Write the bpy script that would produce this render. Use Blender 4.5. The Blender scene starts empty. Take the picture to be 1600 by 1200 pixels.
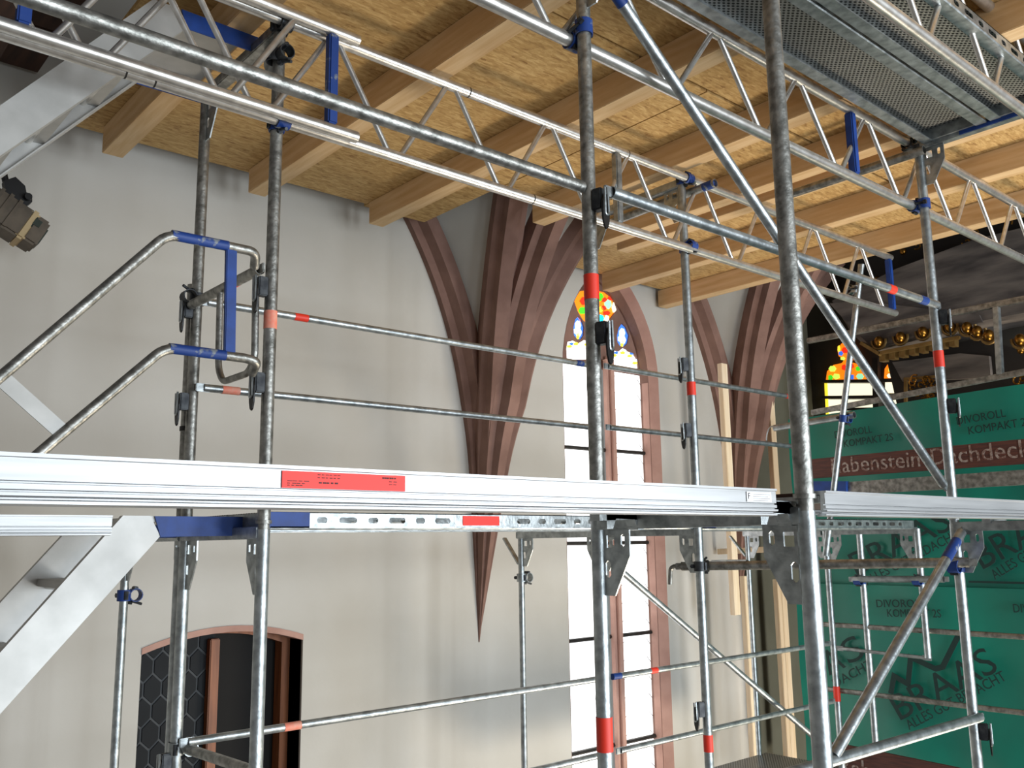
import bpy, bmesh, math, random
from mathutils import Vector, Matrix
random.seed(7)
S = bpy.context.scene
COL = S.collection

# ------------------------------------------------------------------ camera
FPX, YAW, PITCH, ROLL = 1425.07, math.radians(49.0215), math.radians(9.8662), math.radians(-0.7951)
_f = Vector((math.cos(YAW)*math.cos(PITCH), math.sin(YAW)*math.cos(PITCH), math.sin(PITCH)))
_r = Vector((math.sin(YAW), -math.cos(YAW), 0)); _u = _r.cross(_f)
CR = _r*math.cos(ROLL) + _u*math.sin(ROLL)
CU = -_r*math.sin(ROLL) + _u*math.cos(ROLL)
CF = _f
cam = bpy.data.cameras.new('camera'); cam.sensor_width = 36; cam.sensor_fit = 'HORIZONTAL'
cam.lens = FPX/1600*36; cam.clip_start = 0.05; cam.clip_end = 200
camo = bpy.data.objects.new('camera', cam); COL.objects.link(camo)
camo.matrix_world = Matrix(((CR.x, CU.x, -CF.x, 0), (CR.y, CU.y, -CF.y, 0), (CR.z, CU.z, -CF.z, 0), (0, 0, 0, 1)))
S.camera = camo

def at(px, py, X=None, Y=None, Z=None):
    """point of the place seen at a pixel of the photograph, on a known plane of the building or scaffold"""
    d = CR*((px-800)/FPX) - CU*((py-600)/FPX) + CF
    if X is not None: return d*(X/d.x)
    if Y is not None: return d*(Y/d.y)
    return d*(Z/d.z)

# ------------------------------------------------------------------ world, lights, exposure
W = bpy.data.worlds.new('world'); S.world = W; W.use_nodes = True
bgn = W.node_tree.nodes['Background']; bgn.inputs[0].default_value = (1.0, 0.97, 0.93, 1); bgn.inputs[1].default_value = 0.24
S.view_settings.view_transform = 'Standard'; S.view_settings.look = 'None'
S.view_settings.exposure = 0.0; S.view_settings.gamma = 1.0; S.view_settings.use_curve_mapping = False
def area(name, loc, aim, sx, sy, power, color):
    l = bpy.data.lights.new(name, 'AREA'); l.shape = 'RECTANGLE'; l.size = sx; l.size_y = sy; l.energy = power; l.color = color
    o = bpy.data.objects.new(name, l); COL.objects.link(o); o.location = loc
    o.rotation_euler = (Vector(aim)-Vector(loc)).to_track_quat('-Z', 'Y').to_euler()
    return o
# added cool area lights beside and behind the camera, in place of assumed windows
area('added_side_light', (7.5, -6.0, -0.6), (3.8, 4, -0.6), 1.8, 4.5, 560, (0.85, 0.93, 1.0))
area('added_side_light', (4.2, -6.5, -0.8), (3.2, 4, -0.8), 1.8, 4.5, 480, (0.82, 0.92, 1.0))
area('added_side_light', (0.9, -6.5, -0.8), (1.4, 4, -0.8), 1.8, 4.5, 260, (0.82, 0.92, 1.0))
# added warm fill from below, brightens the undersides of joists and boards
area('joist_fill_light', (7.4, 0.7, -4.1), (5.6, 2.5, 2.2), 1.6, 1.6, 400, (1.0, 0.89, 0.72))

# ------------------------------------------------------------------ materials
def lin(c):
    return tuple((v/255/12.92 if v/255 <= 0.04045 else ((v/255+0.055)/1.055)**2.4) for v in c) + (1,)
MATS = {}
def mat(name, c, rough=0.6, metal=0.0, c2=None, scale=6.0, bump=0.0, stretch=(1, 1, 1), detail=6, emit=None, lo=0.35, hi=0.65, bscale=None, spec=0.5):
    m = bpy.data.materials.new(name); m.use_nodes = True; nt = m.node_tree; b = nt.nodes['Principled BSDF']
    b.inputs['Base Color'].default_value = lin(c); b.inputs['Roughness'].default_value = rough; b.inputs['Metallic'].default_value = metal
    b.inputs['Specular IOR Level'].default_value = spec
    if emit:
        b.inputs['Emission Color'].default_value = lin(c); b.inputs['Emission Strength'].default_value = emit
    if c2 or bump:
        tc = nt.nodes.new('ShaderNodeTexCoord'); mp = nt.nodes.new('ShaderNodeMapping'); mp.inputs['Scale'].default_value = stretch
        nt.links.new(tc.outputs['Object'], mp.inputs[0])
        n = nt.nodes.new('ShaderNodeTexNoise'); n.inputs['Scale'].default_value = scale; n.inputs['Detail'].default_value = detail
        nt.links.new(mp.outputs[0], n.inputs['Vector'])
        if c2:
            r = nt.nodes.new('ShaderNodeValToRGB'); r.color_ramp.elements[0].position = lo; r.color_ramp.elements[1].position = hi
            r.color_ramp.elements[0].color = lin(c); r.color_ramp.elements[1].color = lin(c2)
            nt.links.new(n.outputs['Fac'], r.inputs[0]); nt.links.new(r.outputs[0], b.inputs['Base Color'])
        if bump:
            bp = nt.nodes.new('ShaderNodeBump'); bp.inputs['Strength'].default_value = bump; bp.inputs['Distance'].default_value = 0.01
            n2 = n
            if bscale:
                n2 = nt.nodes.new('ShaderNodeTexNoise'); n2.inputs['Scale'].default_value = bscale; nt.links.new(mp.outputs[0], n2.inputs['Vector'])
            nt.links.new(n2.outputs['Fac'], bp.inputs['Height']); nt.links.new(bp.outputs[0], b.inputs['Normal'])
    MATS[name] = m
    return m
mat('galv', (138, 143, 144), 0.38, 0.85, (182, 187, 188), 22, 0.12, bscale=60)
mat('galv_old', (116, 115, 110), 0.43, 0.85, (168, 166, 160), 30, 0.18, bscale=70)
mat('alu', (158, 158, 158), 0.40, 0.55, (174, 174, 174), 9, 0.03, stretch=(0.3, 6, 6))
mat('alu_tube', (190, 186, 180), 0.33, 0.85, (214, 211, 206), 25, 0.05)
mat('alu_dull', (168, 166, 162), 0.5, 0.45, (184, 182, 178), 8, 0.03)
mat('blue', (14, 60, 136), 0.55, 0.0, (12, 50, 114), 14, 0.05)
mat('blue_worn', (16, 54, 122), 0.55, 0.0, (120, 125, 130), 26, 0.1, lo=0.58, hi=0.66)
mat('coupler_steel', (74, 76, 78), 0.5, 0.7, (48, 50, 54), 30, 0.2)
mat('iron', (58, 56, 54), 0.5, 0.6, (44, 42, 40), 20, 0.1)
mat('red', (226, 50, 28), 0.5)
mat('red_faded', (224, 120, 96), 0.6, 0, (214, 150, 128), 40)
mat('label_red', (232, 44, 30), 0.55)
mat('label_white', (228, 228, 228), 0.5)
mat('ink', (52, 30, 34), 0.7)
mat('print_dark', (8, 44, 40), 0.7)
mat('board_print', (166, 152, 142), 0.8, 0, (112, 74, 62), 40, lo=0.42, hi=0.60)
mat('toe_brown', (98, 54, 42), 0.7, 0, (72, 42, 36), 12, 0.1, stretch=(6, 0.6, 6))
mat('plaster', (178, 173, 164), 0.9, 0, (188, 184, 177), 1.1, 0.10, bscale=24, detail=8)
mat('plaster_web', (170, 166, 158), 0.9, 0, (182, 178, 172), 2.0, 0.10, bscale=20)
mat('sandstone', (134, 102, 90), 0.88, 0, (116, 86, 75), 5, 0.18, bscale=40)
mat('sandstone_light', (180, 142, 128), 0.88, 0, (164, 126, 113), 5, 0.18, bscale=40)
mat('chancel_stone', (58, 54, 46), 0.9, 0, (44, 40, 34), 2.5, 0.1)
mat('shaded_wall', (92, 92, 80), 0.9, 0, (80, 80, 68), 1.5, 0.1)  # grey-green tone carries the shade on the end of the long wall
mat('altar_stone', (118, 108, 100), 0.6, 0, (62, 56, 54), 3.2, 0.1, detail=10, stretch=(1, 0.5, 2.5))
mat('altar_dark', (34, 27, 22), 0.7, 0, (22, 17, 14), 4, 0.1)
mat('gold', (176, 126, 54), 0.3, 0.95, (120, 82, 30), 14, 0.1)
mat('gold_pale', (142, 114, 66), 0.5, 0.6, (118, 92, 50), 10, 0.1)
mat('timber', (216, 184, 140), 0.75, 0, (200, 162, 114), 4.5, 0.08, stretch=(7, 0.55, 7), detail=8)
mat('timber_pale', (232, 212, 184), 0.75, 0, (220, 194, 158), 4.5, 0.08, stretch=(8, 8, 0.5), detail=8)
mat('old_timber', (74, 48, 36), 0.85, 0, (50, 32, 25), 4, 0.15, stretch=(6, 0.6, 6))
mat('door_wood', (140, 82, 44), 0.55, 0, (112, 62, 30), 4, 0.08, stretch=(8, 8, 0.7))
mat('void_dark', (12, 10, 9), 0.9)
mat('lead', (48, 50, 52), 0.6, 0.3)
mat('glass_dark', (12, 14, 17), 0.55, 0.0, spec=0.15)
mat('lamp_body', (96, 84, 70), 0.55, 0.3, (78, 68, 56), 12, 0.1)
mat('lamp_black', (22, 20, 20), 0.45, 0.2)
mat('lamp_tan', (176, 152, 112), 0.6)
mat('lamp_glass', (56, 62, 56), 0.15)
mat('floor_stone', (120, 112, 104), 0.8, 0, (96, 90, 84), 3)
mat('dark_ceiling', (40, 28, 22), 0.9, 0, (28, 20, 16), 2, 0.1)
mat('cable', (176, 178, 176), 0.6)
# daylight seen through the glazing
mat('pane_white', (255, 255, 255), 0.5, emit=1.5)
for n, c in (('pane_red', (236, 44, 22)), ('pane_orange', (250, 128, 20)), ('pane_yellow', (252, 226, 60)), ('pane_green', (70, 206, 40)), ('pane_mint', (150, 226, 180)), ('pane_blue', (54, 110, 220)), ('pane_pale', (196, 214, 250)), ('pane_cyan', (30, 196, 240)), ('pane_cream', (255, 246, 214)), ('pane_lime', (206, 236, 90))):
    mat(n, c, 0.5, emit=1.15)
# membrane: slightly wrinkled, faintly translucent plastic sheet
m = mat('membrane', (8, 120, 100), 0.42, 0, (6, 106, 90), 1.6, 0.5, detail=3, bscale=3.5)
# oriented strand board
def osb_mat():
    m = bpy.data.materials.new('osb'); m.use_nodes = True; nt = m.node_tree; b = nt.nodes['Principled BSDF']; b.inputs['Roughness'].default_value = 0.75
    tc = nt.nodes.new('ShaderNodeTexCoord')
    outs = []
    for k, (st, rot, sc) in enumerate((((1, 5.0, 1), 0.35, 15), ((1, 3.6, 1), -0.3, 21), ((1, 3.0, 1), 0.8, 36))):
        mp = nt.nodes.new('ShaderNodeMapping'); mp.inputs['Scale'].default_value = st; mp.inputs['Rotation'].default_value = (0, 0, rot); mp.inputs['Location'].default_value = (k*3.1, k, 0)
        nt.links.new(tc.outputs['Object'], mp.inputs[0])
        v = nt.nodes.new('ShaderNodeTexVoronoi'); v.inputs['Scale'].default_value = sc; nt.links.new(mp.outputs[0], v.inputs['Vector'])
        outs.append(v.outputs['Color'])
    mx = nt.nodes.new('ShaderNodeMix'); mx.data_type = 'RGBA'; mx.inputs[0].default_value = 0.5
    nt.links.new(outs[0], mx.inputs[6]); nt.links.new(outs[1], mx.inputs[7])
    mx2 = nt.nodes.new('ShaderNodeMix'); mx2.data_type = 'RGBA'; mx2.inputs[0].default_value = 0.35
    nt.links.new(mx.outputs[2], mx2.inputs[6]); nt.links.new(outs[2], mx2.inputs[7])
    bw = nt.nodes.new('ShaderNodeRGBToBW'); nt.links.new(mx2.outputs[2], bw.inputs[0])
    r = nt.nodes.new('ShaderNodeValToRGB'); e = r.color_ramp.elements
    e[0].position = 0.18; e[0].color = lin((140, 100, 52)); e[1].position = 0.8; e[1].color = lin((208, 174, 118))
    k = e.new(0.33); k.color = lin((172, 135, 80)); k = e.new(0.5); k.color = lin((186, 149, 92))
    nt.links.new(bw.outputs[0], r.inputs[0]); nt.links.new(r.outputs[0], b.inputs['Base Color'])
    bp = nt.nodes.new('ShaderNodeBump'); bp.inputs['Strength'].default_value = 0.2; bp.inputs['Distance'].default_value = 0.004
    nt.links.new(bw.outputs[0], bp.inputs['Height']); nt.links.new(bp.outputs[0], b.inputs['Normal'])
    MATS['osb'] = m
osb_mat()
# perforated sheet of the steel decks (holes of a few millimetres: fine relief)
def perf_mat():
    m = bpy.data.materials.new('perforated'); m.use_nodes = True; nt = m.node_tree; b = nt.nodes['Principled BSDF']
    b.inputs['Roughness'].default_value = 0.45; b.inputs['Metallic'].default_value = 0.7
    tc = nt.nodes.new('ShaderNodeTexCoord'); mp = nt.nodes.new('ShaderNodeMapping'); mp.inputs['Rotation'].default_value = (0, 0, math.radians(45)); mp.inputs['Scale'].default_value = (46, 62, 0)
    nt.links.new(tc.outputs['Object'], mp.inputs[0])
    v = nt.nodes.new('ShaderNodeTexVoronoi'); v.voronoi_dimensions = '2D'; v.inputs['Randomness'].default_value = 0.08; v.inputs['Scale'].default_value = 1.0
    nt.links.new(mp.outputs[0], v.inputs['Vector'])
    r = nt.nodes.new('ShaderNodeValToRGB'); e = r.color_ramp.elements
    e[0].position = 0.24; e[0].color = lin((34, 32, 30)); e[1].position = 0.42; e[1].color = lin((150, 150, 146))
    nt.links.new(v.outputs['Distance'], r.inputs[0]); nt.links.new(r.outputs[0], b.inputs['Base Color'])
    bp = nt.nodes.new('ShaderNodeBump'); bp.inputs['Strength'].default_value = 0.6; bp.inputs['Distance'].default_value = 0.004
    nt.links.new(v.outputs['Distance'], bp.inputs['Height']); nt.links.new(bp.outputs[0], b.inputs['Normal'])
    MATS['perforated'] = m
perf_mat()

# ------------------------------------------------------------------ builders
WL = {}                                     # world position of every object built here
def thing(name, label, cat, loc, group=None, kind=None):
    o = bpy.data.objects.new(name, None); COL.objects.link(o); o.empty_display_size = 0.05
    o.location = loc; WL[o.name] = Vector(loc)
    if kind: o['kind'] = kind
    if label: o['label'] = label
    if cat: o['category'] = cat
    if group: o['group'] = group
    return o
def tag(o, label, cat, group=None):
    o['label'] = label; o['category'] = cat
    if group: o['group'] = group
    return o
def emit(name, bm, m, parent=None, smooth=False, label=None, kind=None):
    me = bpy.data.meshes.new(name)
    lo = Vector([min(v.co[i] for v in bm.verts) for i in range(3)]); hi = Vector([max(v.co[i] for v in bm.verts) for i in range(3)])
    c = (lo+hi)/2
    if parent is None: c.z = lo.z
    bmesh.ops.translate(bm, verts=bm.verts, vec=-c)
    bmesh.ops.recalc_face_normals(bm, faces=bm.faces)
    if smooth:
        for f in bm.faces: f.smooth = True
    bm.to_mesh(me); bm.free()
    if smooth: me.set_sharp_from_angle(angle=math.radians(40))
    me.materials.append(MATS[m])
    o = bpy.data.objects.new(name, me); COL.objects.link(o)
    WL[o.name] = c
    if parent is not None:
        o.parent = parent; o.location = c - WL[parent.name]
    else:
        o.location = c
    if label: o['label'] = label
    if kind: o['kind'] = kind
    return o
def frame_of(t):
    t = t.normalized(); a = Vector((0, 0, 1)) if abs(t.z) < 0.9 else Vector((1, 0, 0))
    u = t.cross(a).normalized(); return t, u, t.cross(u)
def add_tube(bm, p, q, r, seg=16, hollow=0.0):
    p, q = Vector(p), Vector(q); t, u, v = frame_of(q-p)
    def ring(c, rr): return [bm.verts.new(c + (u*math.cos(2*math.pi*k/seg) + v*math.sin(2*math.pi*k/seg))*rr) for k in range(seg)]
    A, B = ring(p, r), ring(q, r)
    def band(a, b):
        for k in range(seg): bm.faces.new((a[k], a[(k+1) % seg], b[(k+1) % seg], b[k]))
    band(A, B)
    if hollow:
        C, D = ring(p, hollow), ring(q, hollow)
        band(A, C); band(B, D); band(C, D)
    else:
        bm.faces.new(A); bm.faces.new(B)
def tube(parent, name, p, q, r, m, hollow=True, seg=16, label=None):
    bm = bmesh.new(); add_tube(bm, p, q, r, seg, r*0.86 if hollow else 0)
    return emit(name, bm, m, parent, True, label)
def add_box(bm, lo, hi):
    lo, hi = Vector(lo), Vector(hi)
    vs = [bm.verts.new((x, y, z)) for x in (lo.x, hi.x) for y in (lo.y, hi.y) for z in (lo.z, hi.z)]
    for f in ((0, 1, 3, 2), (4, 6, 7, 5), (0, 4, 5, 1), (2, 3, 7, 6), (0, 2, 6, 4), (1, 5, 7, 3)): bm.faces.new([vs[i] for i in f])
def box(parent, name, lo, hi, m, bevel=0.0, label=None):
    bm = bmesh.new(); add_box(bm, lo, hi)
    if bevel: bmesh.ops.bevel(bm, geom=bm.edges[:], offset=bevel, segments=2, affect='EDGES')
    return emit(name, bm, m, parent, label=label)
def obox(parent, name, p, q, w, h, m, up=(0, 0, 1), bevel=0.0, label=None):
    """bar from p to q, w wide across, h tall along up"""
    p, q = Vector(p), Vector(q); t = (q-p).normalized(); s = t.cross(Vector(up)).normalized(); n = s.cross(t)
    bm = bmesh.new()
    vs = [bm.verts.new(c + s*a + n*b) for c in (p, q) for a in (-w/2, w/2) for b in (-h/2, h/2)]
    for f in ((0, 1, 3, 2), (4, 6, 7, 5), (0, 4, 5, 1), (2, 3, 7, 6), (0, 2, 6, 4), (1, 5, 7, 3)): bm.faces.new([vs[i] for i in f])
    if bevel: bmesh.ops.bevel(bm, geom=bm.edges[:], offset=bevel, segments=2, affect='EDGES')
    return emit(name, bm, m, parent, label=label)
def prism(parent, name, pts, ext, m, label=None, smooth=False, kind=None):
    """polygon pts (world) extruded by vector ext"""
    bm = bmesh.new(); ext = Vector(ext)
    a = [bm.verts.new(Vector(p)) for p in pts]; b = [bm.verts.new(Vector(p)+ext) for p in pts]
    bm.faces.new(a); bm.faces.new(b[::-1]); n = len(a)
    for k in range(n): bm.faces.new((a[k], a[(k+1) % n], b[(k+1) % n], b[k]))
    return emit(name, bm, m, parent, smooth, label, kind)
def plate(parent, name, outer, holes, ext, m, label=None, kind=None):
    """flat plate with real holes"""
    bm = bmesh.new(); es = []
    for loop in [outer]+list(holes):
        vs = [bm.verts.new(Vector(p)) for p in loop]
        for k in range(len(vs)): es.append(bm.edges.new((vs[k], vs[(k+1) % len(vs)])))
    bmesh.ops.triangle_fill(bm, use_beauty=True, use_dissolve=False, edges=es)
    g = bmesh.ops.extrude_face_region(bm, geom=bm.faces[:]+bm.edges[:]+bm.verts[:])
    bmesh.ops.translate(bm, verts=[v for v in g['geom'] if isinstance(v, bmesh.types.BMVert)], vec=Vector(ext))
    return emit(name, bm, m, parent, label=label, kind=kind)
def rounded(pts, r, n=5):
    """polyline with its inner corners rounded"""
    P = [Vector(p) for p in pts]; out = [P[0]]
    for k in range(1, len(P)-1):
        a, b, c = P[k-1], P[k], P[k+1]; d1 = (a-b).normalized(); d2 = (c-b).normalized()
        rr = min(r, (a-b).length*0.45, (c-b).length*0.45)
        s, e = b+d1*rr, b+d2*rr
        for i in range(n+1):
            t = i/n; out.append(s*(1-t)**2 + b*2*t*(1-t) + e*t*t)
    out.append(P[-1]); return out
def sweep(parent, name, pts, r, m, seg=12, closed=False, label=None):
    P = [Vector(p) for p in pts]; bm = bmesh.new(); rings = []; n = len(P)
    up = None
    for k in range(n):
        if closed: t = (P[(k+1) % n]-P[k-1]).normalized()
        else: t = ((P[min(k+1, n-1)]-P[k]).normalized() + (P[k]-P[max(k-1, 0)]).normalized()).normalized()
        if up is None: _, up, _ = frame_of(t)
        up = (up - t*up.dot(t)).normalized(); v = t.cross(up)
        rings.append([bm.verts.new(P[k] + (up*math.cos(2*math.pi*i/seg)+v*math.sin(2*math.pi*i/seg))*r) for i in range(seg)])
    for k in range(n if closed else n-1):
        a, b = rings[k], rings[(k+1) % n]
        for i in range(seg): bm.faces.new((a[i], a[(i+1) % seg], b[(i+1) % seg], b[i]))
    if not closed: bm.faces.new(rings[0]); bm.faces.new(rings[-1])
    return emit(name, bm, m, parent, True, label)
def ball(parent, name, c, rx, ry, rz, m, label=None):
    bm = bmesh.new(); bmesh.ops.create_uvsphere(bm, u_segments=12, v_segments=8, radius=1)
    for v in bm.verts: v.co = Vector((v.co.x*rx, v.co.y*ry, v.co.z*rz)) + Vector(c)
    return emit(name, bm, m, parent, True, label)
def text(parent, name, s, size, origin, ux, uy, m, depth=0.002, font_w=1.0):
    cu = bpy.data.curves.new(name, 'FONT'); cu.body = s; cu.size = size; cu.extrude = depth; cu.resolution_u = 3
    o = bpy.data.objects.new(name, cu); COL.objects.link(o)
    dg = bpy.context.evaluated_depsgraph_get(); dg.update()
    me = bpy.data.meshes.new_from_object(o.evaluated_get(dg)); COL.objects.unlink(o); bpy.data.objects.remove(o); bpy.data.curves.remove(cu)
    ux, uy = Vector(ux).normalized(), Vector(uy).normalized(); n = ux.cross(uy); O = Vector(origin)
    bm = bmesh.new(); bm.from_mesh(me); bpy.data.meshes.remove(me)
    for v in bm.verts: v.co = O + ux*v.co.x*font_w + uy*v.co.y + n*v.co.z
    return emit(name, bm, m, parent)

TR = 0.0242
X0, X1, X2 = 1.52, 4.06, 6.60              # frames of the wall scaffold
YA, YB, YC = 3.145, 3.875, 4.605           # its near posts, far posts, bracket posts
NX0, NX1, NYA, NYB = 2.111, 4.651, 1.291, 2.024   # frames of the near scaffold
YW = 5.28                                  # plaster face of the long wall
JZ, OZ = 2.112, 2.265                      # joist underside, board underside

# ------------------------------------------------------------------ the setting
def arch_pts(x0, x1, zs, zb, rise, n=10):
    """outline of a pointed-arch opening in x,z"""
    w = x1-x0; cx = (x0+x1)/2; h = rise; R = (w*w/4+h*h)/w
    P = [(x0, zb), (x0, zs)]
    for k in range(1, n+1):
        a = math.asin(h/R)*k/n; P.append((x0+R-R*math.cos(a), zs+R*math.sin(a)))
    for k in range(n-1, -1, -1):
        a = math.asin(h/R)*k/n; P.append((x1-R+R*math.cos(a), zs+R*math.sin(a)))
    P.append((x1, zb)); return P
WX0, WX1 = at(882, 700, Y=YW).x, at(1030, 640, Y=YW).x
WZS, WRISE = 1.42, 1.02
win_out = arch_pts(WX0, WX1, WZS, -3.2, WRISE)
dl, dm, dr = at(220, 1013, Y=YW), at(395, 985, Y=YW), at(472, 991, Y=YW)
DX0, DX1 = at(219, 1060, Y=YW).x, at(472, 1060, Y=YW).x
door_arc = [(DX0 + (DX1-DX0)*k/12, dl.z + (dr.z-dl.z)*k/12 + 0.085*(1-(2*k/12-1)**2)) for k in range(13)]
door_out = [(DX0, -3.0)] + door_arc + [(DX1, -3.0)]
plate(None, 'wall_left', [(-6, YW, -4.6), (11, YW, -4.6), (11, YW, 4.6), (-6, YW, 4.6)],
      [[(x, YW, z) for x, z in win_out], [(x, YW, z) for x, z in door_out]], (0, 0.6, 0), 'plaster', kind='structure')
fl = box(None, 'floor', (-6, -7, -4.75), (12, 6, -4.6), 'floor_stone'); fl['kind'] = 'structure'
# chancel wall closing the view on the right, with the opening of its coloured window
CX = 8.75
box(None, 'wall_right', (CX, -4, -4.6), (CX+0.3, YW, 4.6), 'chancel_stone')['kind'] = 'structure'  # dark colour stands in for the dim light of the chancel
box(None, 'ceiling', (-6, 0.6, 4.6), (12, 6, 4.75), 'dark_ceiling')['kind'] = 'structure'

# --- pointed window in the long wall
win = thing('window_1', None, None, (5.7, YW, -3.2), kind='structure')
GY = YW+0.16
def ring_strip(parent, name, a, b, ya, yb, m):
    """band between outline a (plane ya) and outline b (plane yb)"""
    bm = bmesh.new(); A = [bm.verts.new((x, ya, z)) for x, z in a]; B = [bm.verts.new((x, yb, z)) for x, z in b]
    for k in range(len(A)-1): bm.faces.new((A[k], A[k+1], B[k+1], B[k]))
    g = bmesh.ops.extrude_face_region(bm, geom=bm.faces[:])
    bmesh.ops.translate(bm, verts=[v for v in g['geom'] if isinstance(v, bmesh.types.BMVert)], vec=(0, 0.03, 0))
    return emit(name, bm, m, parent)
gx0, gx1 = WX0+0.002, at(1003, 640, Y=GY).x
mid_out = arch_pts(WX0+0.004, WX1-0.05, WZS, -3.2, WRISE-0.06)
in_out = arch_pts(gx0, gx1, WZS-0.03, -3.2, WRISE-0.10)
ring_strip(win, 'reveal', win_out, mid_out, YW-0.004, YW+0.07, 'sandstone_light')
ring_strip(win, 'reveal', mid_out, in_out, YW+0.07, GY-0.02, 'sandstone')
gxm = (at(943, 800, Y=GY).x + at(962, 800, Y=GY).x)/2
# tracery: stone plate with the openings of the coloured lights
def hole(pts): return [at(px, py, Y=GY) for px, py in pts]
H_top = [(903, 487), (897, 470), (906, 455), (925, 452), (945, 456), (958, 466), (964, 484), (955, 496), (944, 511), (934, 505), (922, 510), (911, 500)]
H_ml = [(896, 512), (899, 499), (904, 494), (909, 499), (913, 512), (912, 524), (908, 530), (902, 530), (897, 524)]
H_mr = [(964, 525), (967, 512), (972, 505), (978, 511), (983, 524), (981, 536), (975, 542), (969, 541), (965, 535)]
H_ll = [(886, 562), (885, 545), (887, 534), (897, 532), (905, 536), (913, 531), (928, 533), (934, 545), (936, 562)]
H_rl = [(957, 572), (956, 556), (959, 547), (967, 549), (974, 543), (982, 549), (990, 552), (996, 562), (998, 577)]
tz = at(940, 575, Y=GY).z
head = arch_pts(gx0-0.03, gx1+0.03, WZS-0.03, tz, WRISE-0.06)
plate(win, 'tracery', [(x, GY, z) for x, z in head], [hole(h) for h in (H_top, H_ml, H_mr)] + [hole(H_ll[:-1]+[(935, 561)]), hole(H_rl)], (0, 0.05, 0), 'sandstone')
box(win, 'mullion', (gxm-0.05, GY-0.09, -3.2), (gxm+0.05, GY+0.01, tz+0.1), 'sandstone_light', 0.03)
box(win, 'jamb', (gx1-0.005, YW+0.05, -3.2), (gx1+0.085, GY+0.01, WZS+0.02), 'sandstone_light', 0.025)
box(win, 'jamb', (gx0-0.09, GY-0.03, -3.2), (gx0+0.002, GY-0.01, WZS+0.1), 'sandstone_light', 0.03)
rows = [tz]; 
for py in (706, 848, 992, 1160): rows.append(at(975, py, Y=GY).z)
rows.append(-3.2)
for k in range(5):
    for a, b in ((gx0, gxm-0.05), (gxm+0.05, gx1)):
        box(win, 'pane', (a, GY+0.012, rows[k+1]+0.012), (b, GY+0.024, rows[k]-0.012), 'pane_white')
        if k < 4:
            bar = tube(win, 'saddle_bar', (a-0.02, GY-0.01, rows[k+1]), (b+0.02, GY-0.01, rows[k+1]), 0.017, 'iron', False, 8)
        # little bent wire ties that hold the leading
        z = rows[k]-0.1
        while z > max(rows[k+1], -2.2):
            for s, e in ((a+0.01, 0.05), (b-0.01, -0.07)):
                tube(win, 'wire_tie', (s, GY, z), (s+e, GY-0.02, z+0.05), 0.0028, 'iron', False, 5)
            z -= 0.15
def pieces(parent, name, outline, back, bits, Yp, Xp=None):
    """back pane of a stained light and the coloured pieces leaded onto it"""
    P = lambda px, py, d: (at(px, py, Y=Yp) - Vector((0, d, 0))) if Xp is None else (at(px, py, X=Xp) - Vector((d, 0, 0)))
    ext = (0, 0.006, 0) if Xp is None else (0.006, 0, 0)
    prism(parent, name, [P(x, y, -0.016) for x, y in outline], ext, back)
    for cx, cy, rx, ry, n, m, rot in bits:
        pts = [(cx+rx*math.cos(2*math.pi*k/n+rot), cy+ry*math.sin(2*math.pi*k/n+rot)) for k in range(n)]
        prism(parent, name, [P(x, y, -0.006) for x, y in pts], ext, m)
grow = lambda h, g: [((x-sum(p[0] for p in h)/len(h))*g+sum(p[0] for p in h)/len(h), (y-sum(p[1] for p in h)/len(h))*g+sum(p[1] for p in h)/len(h)) for x, y in h]
pieces(win, 'stained_piece', grow(H_top, 1.12), 'pane_orange', [(938, 464, 6, 7, 7, 'pane_green', 0), (951, 475, 6, 8, 6, 'pane_mint', .3), (945, 468, 5, 4, 5, 'pane_red', 0), (955, 466, 5, 4, 5, 'pane_red', .5), (944, 481, 5, 4, 6, 'pane_red', .5), (939, 483, 5, 5, 5, 'pane_yellow', 0), (949, 489, 6, 4, 5, 'pane_red', 0), (939, 497, 6, 6, 8, 'pane_cyan', 0), (949, 499, 4, 8, 5, 'pane_cream', .6), (961, 480, 4, 9, 6, 'pane_cream', 0), (915, 470, 8, 7, 6, 'pane_red', 0), (911, 485, 6, 6, 6, 'pane_green', 0), (923, 480, 5, 6, 6, 'pane_yellow', 0), (925, 462, 6, 5, 6, 'pane_mint', 0)], GY)
for h, (cx, cy) in ((H_ml, (904, 512)), (H_mr, (973, 524))):
    pieces(win, 'stained_piece', grow(h, 1.15), 'pane_blue', [(cx, cy-4, 5, 8, 7, 'pane_pale', 0), (cx+1, cy+7, 5, 7, 6, 'pane_cream', 0), (cx-4, cy+5, 3, 5, 5, 'pane_pale', 0), (cx, cy+13, 2.4, 6, 5, 'pane_yellow', 0)], GY)
for h, bits in ((H_ll, ((891, 541), (901, 537), (918, 538), (928, 541))), (H_rl, ((961, 555), (974, 551), (985, 556), (993, 567)))):
    bl = []
    for k, (x, y) in enumerate(bits): bl += [(x, y, 4.2, 2.6, 5, 'pane_yellow', k), (x+3, y-4, 3.2, 2.4, 5, 'pane_blue' if k % 2 == 0 else 'pane_pale', k)]
    pieces(win, 'stained_piece', grow(h, 1.06), 'pane_white', bl, GY)

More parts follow.
